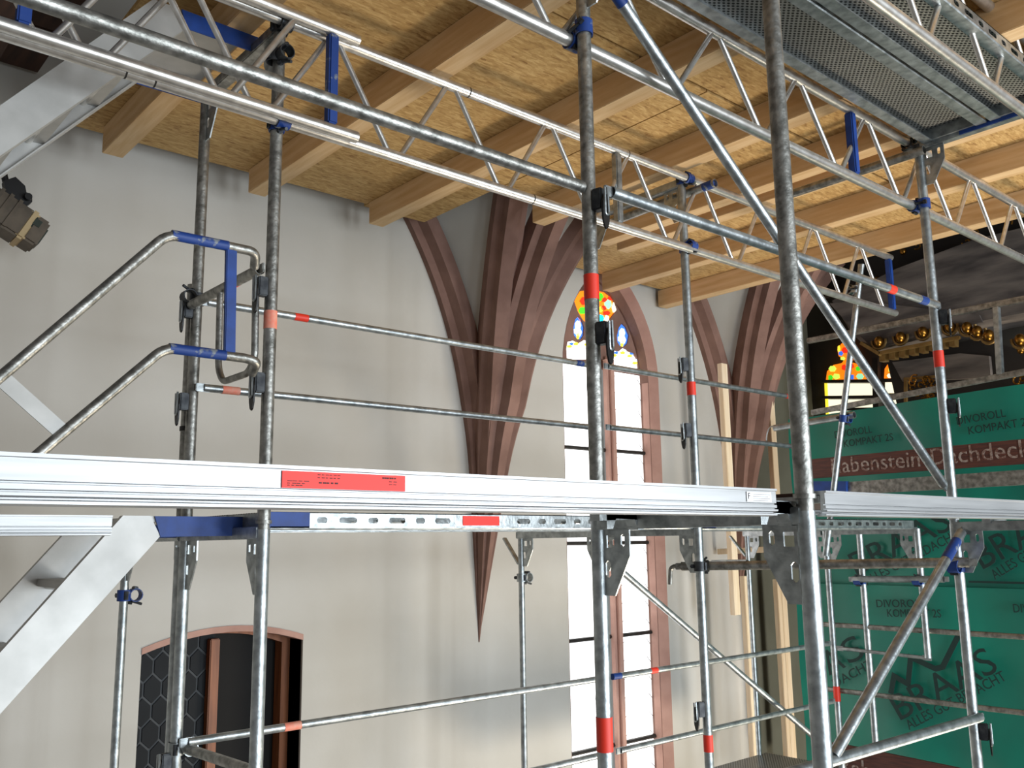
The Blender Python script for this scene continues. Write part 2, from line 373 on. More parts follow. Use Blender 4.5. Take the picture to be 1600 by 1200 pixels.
# --- door opening with segmental arch, low in the long wall
door = thing('door_1', None, None, ((DX0+DX1)/2, YW, -3.0), kind='structure')
ring_strip(door, 'reveal', door_out, door_out, YW+0.02, YW+0.26, 'chancel_stone')
def inset(pts, d): 
    cx = (DX0+DX1)/2; return [(cx+(x-cx)*(1-2*d/(DX1-DX0)), z-d if z > -2.5 else z) for x, z in pts]
DY = YW+0.17
bm = bmesh.new()
oa, ob = door_out, inset(door_out, 0.055)
A = [bm.verts.new((x, DY, z)) for x, z in oa]; B = [bm.verts.new((x, DY, z)) for x, z in ob]
for k in range(len(A)-1): bm.faces.new((A[k], A[k+1], B[k+1], B[k]))
g = bmesh.ops.extrude_face_region(bm, geom=bm.faces[:]); bmesh.ops.translate(bm, verts=[v for v in g['geom'] if isinstance(v, bmesh.types.BMVert)], vec=(0, 0.09, 0))
emit('door_frame', bm, 'door_wood', door)
prism(door, 'arch_trim', [(x, YW-0.006, z) for x, z in door_arc] + [(x, YW-0.006, z-0.035) for x, z in door_arc[::-1]], (0, 0.18, 0), 'sandstone_light')
mx = at(334, 1100, Y=DY).x
box(door, 'door_stile', (mx-0.03, DY+0.01, -3.0), (mx+0.03, DY+0.08, dm.z-0.05), 'door_wood', 0.006)
box(door, 'dark_panel', (mx+0.02, DY+0.10, -3.0), (DX1, DY+0.13, dm.z+0.05), 'void_dark')
box(door, 'lead_backing', (DX0+0.02, DY+0.07, -3.0), (mx, DY+0.09, dm.z), 'lead')
hx = 0.105; hv = [(0, .078), (.046, .034), (.046, -.034), (0, -.078), (-.046, -.034), (-.046, .034)]
hexm = None; r_ = 0; z = dm.z-0.06
while z > -2.2:
    x = DX0+0.05+(r_ % 2)*hx/2
    while x < mx+0.02:
        if hexm is None:
            hexm = prism(door, 'pane', [(x+a, DY+0.062, z+b) for a, b in hv], (0, 0.012, 0), 'glass_dark')
        else:
            o = hexm.copy(); COL.objects.link(o); o.location = Vector((x, DY+0.068, z))-WL[door.name]
        x += hx
    r_ += 1; z -= 0.124

# --- vault springers: bundles of sandstone ribs dying into the wall
def springer(label, bx, ztip=-0.70):
    t = thing('vault_springer', label, 'vault ribs', (bx, YW, ztip), 'vault springers on the long wall')
    def srad(z):                             # how far a rib has swung out at height z
        if z < 0.5: return 0.0
        R = 3.4; h = min(z-0.5, R*0.98); return R-math.sqrt(R*R-h*h)
    Z = [ztip + (2.75-ztip)*k/30 for k in range(31)]
    def taper(z): return max(0.02, min(1.0, (z-ztip)/1.75))
    dirs = [(-1, 0.0), (-0.42, -0.90), (0.05, -1.0), (0.72, -0.70), (1, 0.0)]
    curves = []
    base = [(0.0, -0.02), (0.02, -0.15), (0.03, -0.22), (0.12, -0.16), (0.19, -0.03)]
    for k, (dx, dy) in enumerate(dirs):
        d = Vector((dx, dy, 0)).normalized(); s = Vector((-d.y, d.x, 0))
        C = []
        for z in Z:
            w = taper(z); C.append(Vector((bx+base[k][0]*w, YW+base[k][1]*w, z)) + d*srad(z)*(1.0 if k == 0 else 1.08))
        curves.append((C, d, s))
        bm = bmesh.new(); rings = []
        sec = [(-0.115, -0.12), (-0.115, 0.03), (-0.07, 0.055), (-0.05, 0.13), (0.05, 0.13), (0.07, 0.055), (0.115, 0.03), (0.115, -0.12)]
        for i, c in enumerate(C):
            tg = (C[min(i+1, 30)]-C[max(i-1, 0)]).normalized()
            # the rib hangs below its web: its nose looks outward and down, away from the wall
            nrm = (d - tg*d.dot(tg)).normalized() if srad(Z[i]) > 0.02 else Vector((d.x, min(d.y, -0.25), 0)).normalized()
            out = Vector((0, -1, 0)) if abs(d.y) < 0.1 else d
            n = (out - tg*out.dot(tg)).normalized(); sd = tg.cross(n).normalized(); w = taper(Z[i])
            rings.append([bm.verts.new(c + sd*a*w + n*b*w) for a, b in sec])
        for i in range(30):
            for j in range(len(sec)-1): bm.faces.new((rings[i][j], rings[i][j+1], rings[i+1][j+1], rings[i+1][j]))
        bm.faces.new(rings[-1])
        emit('rib', bm, 'sandstone', t, False)
    for k in range(4):
        bm = bmesh.new(); a, b = curves[k][0], curves[k+1][0]
        A = [bm.verts.new(p+Vector((0, 0.03, 0.0))) for p in a[6:]]; B = [bm.verts.new(p+Vector((0, 0.03, 0))) for p in b[6:]]
        for i in range(len(A)-1): bm.faces.new((A[i], A[i+1], B[i+1], B[i]))
        emit('web', bm, 'plaster_web', t)
    return t
SPX = at(748, 1003, Y=YW).x
springer('bundle of brown sandstone vault ribs tapering to a point left of the tall window', SPX)
springer('brown sandstone vault ribs behind the pale upright battens, right of the tall window', SPX+3.13)

# ------------------------------------------------------------------ timber deck overhead
cl = thing('ceiling', None, None, (3.5, 3, OZ), kind='structure')
# strand boards, notched where the vault ribs rise through
for (a, b, c, d) in ((1.13, 3.11, 2.62, 5.05), (1.13, 3.11, 0.75, 2.60), (3.12, 3.62, 2.62, 5.10), (3.63, 4.95, 2.62, 4.30), (3.12, 4.80, 0.75, 2.60), (4.96, 6.62, 2.62, 5.20), (4.81, 6.62, 0.75, 2.60)):
    box(cl, 'osb_board', (a, c, OZ), (b, d, OZ+0.022), 'osb')
JG = 'timber joists under the strand boards'
def joist(x, y0, y1, label, w=0.11):
    o = box(None, 'timber_joist', (x, y0, JZ), (x+w, y1, OZ-0.001), 'timber', 0.003); tag(o, label, 'joist', JG)
joist(1.385, 0.80, 4.96, 'pale timber joist at the far left, end showing above the floodlight wall')
joist(2.245, 0.80, 5.00, 'pale timber joist ending left of the vault ribs, second from the left')
joist(3.105, 0.80, 5.01, 'pale timber joist whose end hangs just left of the brown vault ribs')
joist(3.945, 0.80, 4.31, 'pale timber joist cut short in front of the vault ribs')
joist(4.60, 0.80, 4.34, 'left one of the two close-set pale timber joists over the middle post')
joist(4.83, 0.80, 4.36, 'right one of the two close-set pale timber joists over the middle post')
joist(5.535, 0.80, 5.18, 'pale timber joist crossing just above the coloured head of the tall window')
joist(6.345, 0.80, 5.245, 'last pale timber joist on the right, edge of the wooden deck', 0.12)

bd = thing('ceiling', None, None, (0, 3, 2.6), kind='structure')
for k in range(9): box(bd, 'shade_plank', (-3.0, 0.75+k*0.5, 2.60), (1.10, 1.235+k*0.5, 2.63), 'old_timber')  # planks added overhead to block light and darken the top left
shade_panel = box(None, 'wall_shade_1', (7.42, YW-0.10, -4.6), (CX, YW, 4.5), 'shaded_wall'); shade_panel['kind'] = 'structure'  # added dark panel standing in for shade on the wall here
# old dark roof timbers glimpsed up in the left corner
for a, b, lab in (((0.3, 5.1, 2.48), (0.3, 1.0, 2.48), 'dark brown old roof timber at the top left, nearer the wall'), ((0.75, 5.1, 2.48), (0.75, 1.0, 2.48), 'dark brown old roof timber at the top left, under the stair flight')):
    tag(obox(None, 'roof_timber', a, b, 0.16, 0.2, 'old_timber'), lab, 'beam', 'old roof timbers')

# ------------------------------------------------------------------ scaffold frames
def gusset(parent, c, s, z, k=1.0):
    """slotted corner plate under the transom: c = post axis (x,y), s = +1/-1 direction along y, z = top"""
    x, y = c; P = lambda d, h: Vector((x-0.003, y+s*d*k, z+h*k))
    outer = [P(0.02, 0), P(0.13, 0), P(0.13, -0.085), P(0.065, -0.205), P(0.02, -0.205)]
    def slot(d, h, w, l): return [P(d-w, h-l), P(d-w*0.3, h-l-w*0.7), P(d+w*0.3, h-l-w*0.7), P(d+w, h-l), P(d+w, h+l), P(d+w*0.3, h+l+w*0.7), P(d-w*0.3, h+l+w*0.7), P(d-w, h+l)]
    holes = [slot(0.103, -0.038, 0.008, 0.013), [P(0.036, -0.022), P(0.036, -0.06), P(0.068, -0.06), P(0.068, -0.022)], slot(0.040, -0.125, 0.011, 0.018)]
    plate(parent, 'gusset_plate', outer, holes, (0.006, 0, 0), 'galv')
def socket(parent, x, y, z, sx=0, sy=-1):
    """wedge socket for a guard rail with its bent locking pin"""
    a = Vector((sx, sy, 0)); b = Vector((-sy, sx, 0)); c = Vector((x, y, z)) + a*(TR+0.012)
    o = obox(parent, 'rail_socket', c-a*0.016, c+a*0.022, 0.036, 0.075, 'coupler_steel', bevel=0.004)
    p = c+a*0.024; a2 = a*0.008
    sweep(o, 'locking_pin', rounded([p+a2+b*0.008+Vector((0, 0, 0.04)), p+a2+b*0.012+Vector((0, 0, -0.055)), p+a2-b*0.010+Vector((0, 0, -0.06)), p+a2-b*0.010+Vector((0, 0, 0.035))], 0.012), 0.0045, 'galv', 6)
    plate(o, 'toggle', [p+b*0.021*math.cos(q_)+Vector((0, 0, -0.045+0.062*math.sin(q_))) for q_ in [2*math.pi*k/12 for k in range(12)]], [], a*0.006, 'lamp_black')
def band(parent, x, y, z, h, m='red', r=TR+0.0012):
    tube(parent, 'marker_band', (x, y, z-h/2), (x, y, z+h/2), r, m, False)
def frame(label, x, ya, yb, z0, z1, group, sockets=(), bands=(), m='galv', za=None):
    t = thing('scaffold_portal', label, 'scaffold frame', (x, (ya+yb)/2, z0), group)
    tube(t, 'post', (x, ya, za if za is not None else z0), (x, ya, z1), TR, m); tube(t, 'post', (x, yb, z0), (x, yb, z1), TR, m)
    obox(t, 'transom', (x, ya, z1-0.012), (x, yb, z1-0.012), 0.052, 0.045, m, bevel=0.004)
    gusset(t, (x, ya), 1, z1-0.03); gusset(t, (x, yb), -1, z1-0.03)
    if z0 > -1:
        for y in (ya, yb):
            tube(t, 'collar', (x, y, z0-0.004), (x, y, z0+0.008), TR+0.005, m, False); tube(t, 'spigot', (x, y, z0-0.05), (x, y, z0), TR-0.002, m, False)
    for (y, z, sx, sy) in sockets: socket(t, x, y, z, sx, sy)
    for (y, z, h, mm) in bands: band(t, x, y, z, h, mm)
    return t
FG = 'galvanised scaffold frames'
LO, HI, TOP, BOT = 0.06, 0.085, 2.06, -1.92
wz = at(420, 500, Y=YA).z
frame('upper scaffold frame of two posts beside the stair handrail on the left', X0, YA, YB, HI, TOP, FG, [(YB, 1.03, -1, 0), (YB, 0.62, -1, 0), (YA, 0.97, -1, 0), (YA, 0.60, -1, 0)], [(YA, wz, 0.07, 'red_faded')], 'galv_old')
t = thing('scaffold_post', 'short tube strapped behind the far left post up to the dark coupler', 'post', (X0, YB+0.052, HI), 'single posts'); tube(t, 'tube', (X0, YB+0.052, HI), (X0, YB+0.052, 1.16), TR, 'galv_old')
tube(t, 'strap', (X0, YB+0.052, 0.5), (X0, YB+0.052, 0.52), TR+0.004, 'iron', False)
frame('lower scaffold frame in front of the arched dark door', X0, YA, YB, BOT, LO, FG, [(YB, -0.86, -1, 0)])
frame('upper scaffold frame whose near post stands right of the tall window', X1, YA, YB, HI, TOP, FG, [(YA, 0.97, -1, 0.3), (YA, 0.60, -1, 0.3), (YB, 0.99, -1, 0), (YB, 0.60, -1, 0)], [(YA, at(1076, 607, Y=YA).z, 0.075, 'red')])
frame('lower scaffold frame standing in front of the white panes of the tall window', X1, YA, YB, BOT, LO, FG, [(YA, at(1092, 1110, Y=YA).z, -1, 0.3), (YB, -0.86, -1, 0)], [(YA, at(1111, 1160, Y=YA).z, 0.085, 'red')])
frame('far lower scaffold frame in front of the green sheet', X2, YA, YB, BOT, LO, FG, [], [(YB, at(1298, 1086, Y=YB).z, 0.11, 'red')], za=at(1450, 1028, X=X2).z)
z3 = at(927, 450, Y=NYB).z
frame('nearest upper scaffold frame, thick posts crossing the middle of the view', NX0, NYA, NYB, HI+0.02, TOP, FG, [(NYB, 1.12, 0.2, -1), (NYB, 0.665, 0.2, -1)], [(NYB, z3, 0.085, 'red')], 'galv_old')
frame('nearest lower scaffold frame with black slotted corner plates below the aluminium deck', NX0, NYA, NYB, BOT, LO+0.01, FG, [], [(NYB, at(930, 1150, Y=NYB).z, 0.10, 'red')])
NF = frame('upper scaffold frame on the right carrying the perforated steel decks', NX1, NYA, NYB, HI, TOP, FG, [(NYB, at(1475, 502, Y=NYB).z, 0.3, -1), (NYB, at(1487, 638, Y=NYB).z, 0.3, -1)], [(NYB, at(1466, 561, Y=NYB).z, 0.085, 'red')]).name
box(bpy.data.objects[NF], 'blue_paint', (NX1-0.029, 1.40, 2.027), (NX1-0.026, 1.80, 2.052), 'blue')
frame('lower scaffold frame on the right with a pale corner plate', NX1, NYA, NYB, BOT, LO, FG, [(NYB, at(1535, 1138, Y=NYB).z, 0.3, -1)])

# bracket posts towards the wall, below the deck
def bracket(label, x, y, z0, clampz=None, gs=True):
    t = thing('wall_bracket', label, 'scaffold bracket', (x, YB, z0), 'console brackets towards the wall')
    tube(t, 'post', (x, y, z0), (x, y, LO-0.02), 0.020, 'galv')
    obox(t, 'transom', (x, YB+0.03, LO-0.012), (x, y+0.03, LO-0.012), 0.045, 0.045, 'galv', bevel=0.004)
    gusset(t, (x, y), -1, LO-0.03, 0.9)
    gusset(t, (x, YB), 1, LO-0.03, 0.9)
    if not gs: tube(t, 'doubled_post', (x, YB+0.052, z0), (x, YB+0.052, LO-0.06), TR, 'galv')
    if gs: obox(t, 'strut', (x, y+0.02, LO-0.20), (x, y+0.17, LO-0.03), 0.03, 0.012, 'galv')
    return t
bracket('thin bracket post under the aluminium stair on the left', X0, YC, -1.92, gs=False)
bracket('thin bracket post between the stone springer and the tall window', X1, YC, -1.92)
bracket('thin bright bracket post among the pale battens right of the window', X2, YC, -1.92)

# couplers
def coupler(label, p, ax1, ax2, off, group='tube couplers', m='blue_worn'):
    """two half clamps back to back: ring on p along ax1, second ring at p+off along ax2"""
    p = Vector(p); a1, a2, off = Vector(ax1).normalized(), Vector(ax2).normalized(), Vector(off); q = p+off
    t = thing('tube_coupler', label, 'coupler', p, group); n = off.normalized()
    for c, a, nm in ((p, a1, 'clamp_ring'), (q, a2, 'clamp_ring')):
        r = tube(t, nm, c-a*0.026, c+a*0.026, TR+0.0075, m, True)
        s = a.cross(n).normalized()
        tube(r, 'bolt', c+s*(TR+0.001)-n*0.02, c+s*(TR+0.02)+n*0.035, 0.0065, 'coupler_steel', False, 8)
        tube(r, 'nut', c+s*(TR+0.008)-n*0.028, c+s*(TR+0.010)-n*0.012, 0.012, 'coupler_steel', False, 6)
        tube(r, 'hinge', c-s*(TR+0.008)-a*0.02, c-s*(TR+0.008)+a*0.02, 0.010, 'coupler_steel', False, 8)
    return t
GZL, GZU = 1.635, 2.062                     # chords of the girder along the wall row
GY1, GY0 = YA-0.05, YA-0.105
NZL, NZU, NGY = 1.728, 2.088, NYB+0.052
coupler('blue coupler tying the girder to the left near post', (X0, YA, GZL), (0, 0, 1), (1, 0, 0), (0, -0.05, 0))
coupler('blue coupler tying the girder to the post right of the window', (X1, YA, GZL+0.02), (0, 0, 1), (1, 0, 0), (0, -0.05, 0))
coupler('blue coupler on the thick centre post under the ceiling', (NX0, NYB, NZL+0.03), (0, 0, 1), (1, 0, 0), (0, 0.052, -0.03))
coupler('blue coupler on the right post below the steel decks', (NX1, NYB, NZL+0.0), (0, 0, 1), (1, 0, 0), (0, 0.052, 0))
coupler('black coupler at the top of the left near post', (X0, YA, GZU-0.01), (0, 0, 1), (1, 0, 0), (0, -0.05, 0), m='coupler_steel')
coupler('dark coupler lower on the top left post', (X0-0.02, YA, GZU-0.14), (0, 0, 1), (0, 1, 0), (0.02, -0.05, 0), m='coupler_steel')
coupler('blue coupler on the girder top above the middle post', (X1, YA, GZU+0.0), (0, 0, 1), (1, 0, 0), (0.0, -0.05, 0), m='blue_worn')
coupler('dark coupler where the girder meets the right post top', (NX1, NYB, NZU-0.06), (0, 0, 1), (1, 0, 0), (0, 0.052, 0.05), m='coupler_steel')
coupler('bluish coupler on the thin post under the aluminium stair', (X0, YC, at(202, 930, Y=YC).z), (0, 0, 1), (0, 1, 0), (0.05, 0, 0))
coupler('grey coupler on the thin post beside the stone springer tip', (X1, YC, at(807, 903, Y=YC).z), (0, 0, 1), (0, 1, 0), (0.05, 0, 0), m='galv')
coupler('blue coupler on the right lower post under its corner plate', (NX1, NYB, at(1497, 885, Y=NYB).z), (0, 0, 1), (0, 1, 0), (-0.05, 0.0, 0), m='blue')

# lattice girders
def girder(label, y, x0, x1, zl, zu, first, pitch, posts=(), m='alu_tube', seams=()):
    t = thing('lattice_girder', label, 'girder', ((x0+x1)/2, y, zl), 'aluminium lattice girders')
    tube(t, 'chord', (x0, y, zl), (x1, y, zl), TR, m, seg=20); tube(t, 'chord', (x0, y, zu), (x1, y, zu), TR, m, seg=20)
    x = first
    while x < x1+pitch/2:
        for s in (-1, 1):
            a, b = Vector((x+s*0.03, y, zu-0.018)), Vector((x+s*(pitch/2-0.035), y, zl+0.018))
            if x0 < min(a.x, b.x) and max(a.x, b.x) < x1:
                tube(t, 'brace', a, b, 0.0125, m, False, 10)
        x += pitch
    for px, mm in posts: obox(t, 'end_post', (px, y, zl+0.02), (px, y, zu-0.02), 0.042, 0.042, mm, up=(1, 0, 0), bevel=0.006)
    for sx, z in seams: tube(t, 'seam', (sx, y, z), (sx+0.006, y, z), TR+0.0006, 'iron', False, 20)
    return t
girder('long lattice girder hung along the posts of the wall scaffold', GY1, 0.2, 6.46, GZL, GZU, 2.345-0.61*3, 0.61, [(6.42, 'blue'), (3.45, 'galv')], seams=((0.92, GZL), (1.02, GZL), (2.44, GZU), (2.83, GZL), (3.53, GZU)))
girder('lattice girder entering at the top left, ending in a blue upright', GY0, -0.8, 1.82, GZL, GZU, 0.34-0.61, 0.61, [(1.70, 'blue_worn'), (0.585, 'blue_worn')])
girder('lattice girder along the thick centre post and the right post', NGY, 1.2, 7.3, NZL, NZU, 2.955-0.62*2, 0.62, [(at(1332, 230, Y=NGY).x, 'blue')])
za_ = at(1480, 85, Y=1.36); 
girder('nearest lattice girder crossing the steel decks at the top right', 1.36, 1.9, 5.6, za_.z, za_.z+0.40, at(1440, 0, Y=1.36).x-0.30, 0.60)

# guard rails
RR = 0.0175
def rail(name, label, p, q, r=RR, m='galv', marks=(), group='guard rails', hook=False, cat='guard rail'):
    p, q = Vector(p), Vector(q); d = (q-p).normalized(); t = thing(name, label, cat, p, group)
    tube(t, 'tube', p, q, r, m)
    for c, e in ((p, -d), (q, d)):
        obox(t, 'flattened_end', c-e*0.03, c+e*0.035, 0.012, 0.036, m, bevel=0.003)
    if hook:
        sweep(t, 'hooked_end', rounded([q-d*0.02, q+d*0.05, q+d*0.055+Vector((0, 0, -0.07))], 0.03), 0.010, m, 8)
    for f, l, mm in marks:
        c = p+(q-p)*f; tube(t, 'marker_band', c-d*l/2, c+d*l/2, r+0.001, mm, False)
    return t
RY = YB-0.045
R1, R2, R3, R4 = 1.066, 0.682, -0.783, -1.20
fx = lambda px, py, Y, a, b: (at(px, py, Y=Y).x-a)/(b-a)
a, b, c = X0+0.03, X1-0.12, X2-0.45
rail('guard_rail', 'upper guard rail crossing the grey wall with a red band at the left', (a, RY, R1), (b, RY, R1), marks=[(fx(470, 497, RY, a, b), 0.07, 'red'), (0.97, 0.06, 'blue_worn')], hook=True)
rail('guard_rail', 'lower guard rail crossing the grey wall above the deck', (a, RY, R2), (b, RY, R2), marks=[(fx(360, 613, RY, a, b), 0.08, 'red_faded')], hook=True)
rail('guard_rail', 'upper guard rail running right across the tall window', (X1+0.06, RY, R1+0.01), (c, RY, R1+0.01), marks=[(0.985, 0.05, 'red')])
rail('guard_rail', 'lower guard rail running right across the tall window', (X1+0.06, RY, R2+0.01), (c, RY, R2+0.01))
rail('guard_rail', 'guard rail in front of the arched door with a red band', (a, RY, R3), (b+0.02, RY, R3), marks=[(fx(455, 1137, RY, a, b), 0.08, 'red_faded')], hook=True)
rail('guard_rail', 'lower level guard rail past the window with blue and red bands', (X1+0.06, RY, R3), (c+0.3, RY, R3), marks=[(fx(963, 1055, RY, X1+.06, c+.3), 0.07, 'blue'), (fx(1021, 1050, RY, X1+.06, c+.3), 0.06, 'red')])
rail('guard_rail', 'lowest guard rail at the bottom right of the window', (X1+0.06, RY, R4), (c+0.3, RY, R4))
rail('guard_rail', 'lowest guard rail at the bottom edge left of the centre post', (a, RY, R4), (b, RY, R4), hook=True)
NR = at(905, 288, Y=NYB-0.01).z
rail('guard_rail', 'thick grey guard rail slanting from the top left corner to the centre post', (-0.43, NYB, NR), (NX0-0.03, NYB, NR), 0.0205, 'galv_old')
a, b = NX0+0.08, NX1-0.03
rail('guard_rail', 'guard rail from the centre post to the right post with red and blue bands', (a, NYB-0.03, NR), (b, NYB-0.03, NR), 0.0205, marks=[(fx(1392, 457, NYB-.03, a, b), 0.06, 'red'), (fx(1442, 475, NYB-.03, a, b), 0.07, 'blue')])
# diagonals
p, q = at(968, 0, Y=1.98), at(1474, 757, Y=1.98); d = (p-q)
rail('diagonal_brace', 'long diagonal tube from the ceiling down to the right post', p+d*0.06, q, 0.0215, 'galv', marks=[(0.04, 0.14, 'blue_worn')], group='diagonal braces', cat='brace')
p, q = at(1302, 1182, Y=1.98), at(1502, 832, Y=1.98)
rail('diagonal_brace', 'diagonal tube below the right deck in front of the green sheet', p, q, 0.0235, 'galv', marks=[(0.9, 0.16, 'blue_worn')], group='diagonal braces', cat='brace')
p, q = at(1296, 1190, Y=1.975), at(1531, 1121, Y=1.975)
rail('guard_rail', 'pale tube at the bottom right meeting the diagonal at its foot', p+(p-q)*0.8, q, 0.0215, 'galv')
p, q = at(968, 890, Y=YB+0.03), at(1285, 1163, Y=YB+0.03)
rail('diagonal_brace', 'diagonal tube falling to the right below the deck beside the window', p, q, 0.0205, 'galv', group='diagonal braces', cat='brace')
# tie tubes
p, q = (X1+0.02, YA+0.14, -0.142), (NX1-0.02, NYB-0.06, -0.125)
t = rail('tie_tube', 'dark tie tube from the window post to the right post under the deck', p, q, TR, 'galv_old', group='tie tubes', cat='tube')
sweep(t, 'hooked_end', rounded([Vector(p), Vector(p)+Vector((-0.01, 0.07, 0)), Vector(p)+Vector((-0.01, 0.08, -0.10))], 0.03), 0.012, 'galv_old', 8)
coupler('dark coupler holding the tie tube on the window post', (X1, YA, -0.14), (0, 0, 1), (0.45, -0.9, 0), (0.05, 0.01, 0), m='coupler_steel')
p, q = at(1333, 905, X=X2-0.06), at(1475, 905, X=X2-0.06)
t = rail('tie_tube', 'short tube clamped across two thin posts before the green sheet', p, q, TR, 'galv', group='tie tubes', cat='tube')
coupler('blue coupler on the left of the two thin posts before the green sheet', at(1346, 907, X=X2), (0, 0, 1), (0, 1, 0), (-0.05, 0, 0), m='blue')
coupler('blue coupler on the right of the two thin posts before the green sheet', at(1438, 907, X=X2), (0, 0, 1), (0, 1, 0), (-0.05, 0, 0), m='blue')
p, q = at(1342, 812, X=X2+0.02), at(1368, 1172, X=X2+0.02)
t = thing('scaffold_post', 'thin upright left of the pair before the green sheet, reaching the toe board', 'post', (p.x, p.y, q.z), 'single posts'); p.x = q.x = X2+0.02; p.y = q.y = (p.y+q.y)/2
tube(t, 'tube', q, p, TR, 'galv'); box(t, 'foot_plate', (q.x-0.05, q.y-0.05, q.z-0.008), (q.x+0.05, q.y+0.05, q.z), 'galv'); tube(t, 'collar', q, q+Vector((0, 0, 0.03)), TR+0.006, 'galv', False)
p, q = at(1312, 1013, X=X2), at(1448, 1028, X=X2)
rail('guard_rail', 'thin bar joining the foot of the short post before the green sheet', p, q, 0.013, 'galv')
p, q = at(1346, 413, X=6.15), at(1290, 868, X=6.15)
t = thing('leaning_tube', 'slightly leaning tube clamped to the girder end, rising above the green sheet', 'tube', q, 'single posts')
tube(t, 'tube', q, p, 0.0225, 'galv'); tube(t, 'end_ring', p-(p-q).normalized()*0.02, p, 0.0235, 'galv', True)
coupler('grey coupler where the leaning tube meets the girder end', at(1337, 452, X=6.15), p-q, (1, 0, 0), (0, 0.05, 0), m='galv')
coupler('blue coupler low on the leaning tube over the green sheet', at(1318, 654, X=6.15), p-q, (0, 1, 0), (0.05, 0, 0), m='blue')
p, q = at(1210, 669, X=6.22), at(1335, 648, X=6.22)
t = thing('short_tube', 'short open-ended grey tube sticking out left of the green sheet', 'tube', p, 'tie tubes'); tube(t, 'tube', p, q, 0.026, 'galv')
c = p+Vector((0, 0.01, 0.0)); sweep(t, 'cable_tail', rounded([c+Vector((0, -0.02, 0.02)), c+Vector((0, 0.03, 0.015)), c+Vector((0, 0.06, -0.03)), c+Vector((0, 0.07, -0.09))], 0.03), 0.005, 'cable', 6)

t = thing('short_tube', 'dark tube stub pointing out beside the coupler above the middle post', 'tube', (X1+0.05, YA, 2.0), 'tie tubes'); tube(t, 'tube', (X1+0.05, YB, 1.99), (X1+0.05, YA-0.20, 2.0), TR, 'galv_old'); tube(t, 'blue_end', (X1+0.05, YA-0.12, 1.999), (X1+0.05, YA-0.185, 2.0), TR+0.001, 'blue_worn', False)
t = thing('short_tube', 'dark tube running back from the top of the right post', 'tube', (NX1-0.05, 2.3, 2.0), 'tie tubes'); tube(t, 'tube', (NX1-0.05, NYB-0.05, 2.0), (NX1-0.05, NYB+0.75, 2.0), TR, 'galv_old')
# ------------------------------------------------------------------ decks
def extrude_x(parent, name, prof, x0, x1, m, label=None):
    return prism(parent, name, [(x0, y, z) for y, z in prof], (x1-x0, 0, 0), m, label)
def alu_deck(label, x0, x1, ya, yb, zt, group='aluminium decks', claws=True):
    t = thing('aluminium_deck', label, 'deck', ((x0+x1)/2, (ya+yb)/2, zt-0.066), group)
    for s, y in ((1, ya), (-1, yb)):
        D = [(0, 0), (0, -0.030), (0.035, -0.031), (0.035, -0.026), (0.012, -0.025), (0.012, -0.010), (0.05, -0.010), (0.05, 0)]
        P = D if s < 0 else [(0, 0), (0, -0.005), (0.004, -0.006), (0.004, -0.034), (0.010, -0.035), (0.010, -0.037), (0.003, -0.038), (0.003, -0.045), (0.010, -0.046), (0.010, -0.048), (0.0, -0.049), (0.0, -0.053), (0.014, -0.055), (0.014, -0.057), (0.003, -0.059), (0.003, -0.063), (0.030, -0.065), (0.030, -0.060), (0.018, -0.057), (0.018, -0.010), (0.05, -0.010), (0.05, 0)]
        extrude_x(t, 'side_rail', [(y+s*a, zt+b) for a, b in P], x0, x1, 'alu')
    box(t, 'plywood_panel', (x0+0.01, ya+0.017, zt-0.012), (x1-0.01, yb-0.017, zt-0.002), 'old_timber')
    for x in (x0+0.02, x1-0.02): box(t, 'end_plate', (x-0.02, ya+0.019, zt-0.030), (x+0.02, yb-0.012, zt-0.012), 'alu')
    for x, s in ((x0, -1), (x1, 1)) if claws else ():
        for y in (ya+0.09, yb-0.09):
            prism(t, 'claw', [(x, y-0.02, zt-0.025), (x+s*0.16, y-0.02, zt-0.025), (x+s*0.19, y-0.02, zt-0.045), (x+s*0.19, y-0.02, zt-0.085), (x+s*0.165, y-0.02, zt-0.085), (x+s*0.15, y-0.02, zt-0.055), (x, y-0.02, zt-0.06)], (0, 0.04, 0), 'galv')
    return t
DT = 0.1185
nd = alu_deck('long aluminium deck with a red warning label spanning the left of the view', -0.42, 1.925, 1.25, 1.95, DT)
l0, l1 = at(442, 737, Y=1.25).x, at(634, 737, Y=1.25).x; lz1, lz0 = DT-0.008, DT-0.0335
lab = box(nd, 'warning_label', (l0, 1.2515, lz0), (l1, 1.2535, lz1), 'label_red', label='red warning label with small dark print')
def dashes(parent, x, z, n, w, h=0.0012):
    for k in range(n):
        box(parent, 'print_line', (x, 1.2505, z-h/2), (x+w*random.uniform(0.5, 1), 1.2515, z+h/2), 'ink'); x += w*1.15
for k, (fx_, fz, n, w) in enumerate(((0.27, 0.84, 6, 0.006), (0.27, 0.66, 6, 0.006), (0.28, 0.36, 5, 0.006), (0.04, 0.42, 4, 0.008), (0.04, 0.28, 4, 0.007), (0.04, 0.16, 4, 0.006), (0.80, 0.80, 6, 0.004), (0.86, 0.58, 2, 0.007), (0.86, 0.40, 2, 0.007))):
    dashes(lab, l0+(l1-l0)*fx_, lz0+(lz1-lz0)*fz, n, w, 0.0022 if k in (2, 6) else 0.0010)
w0, w1 = at(1168, 775, Y=1.25).x, at(1206, 775, Y=1.25).x
wl = box(nd, 'maker_label', (w0, 1.2515, DT-0.0325), (w1, 1.2535, DT-0.009), 'label_white')
text(wl, 'letter', 'F', 0.020, (w0+0.003, 1.251, DT-0.026), (1, 0, 0), (0, 0, 1), 'ink', 0.0003)
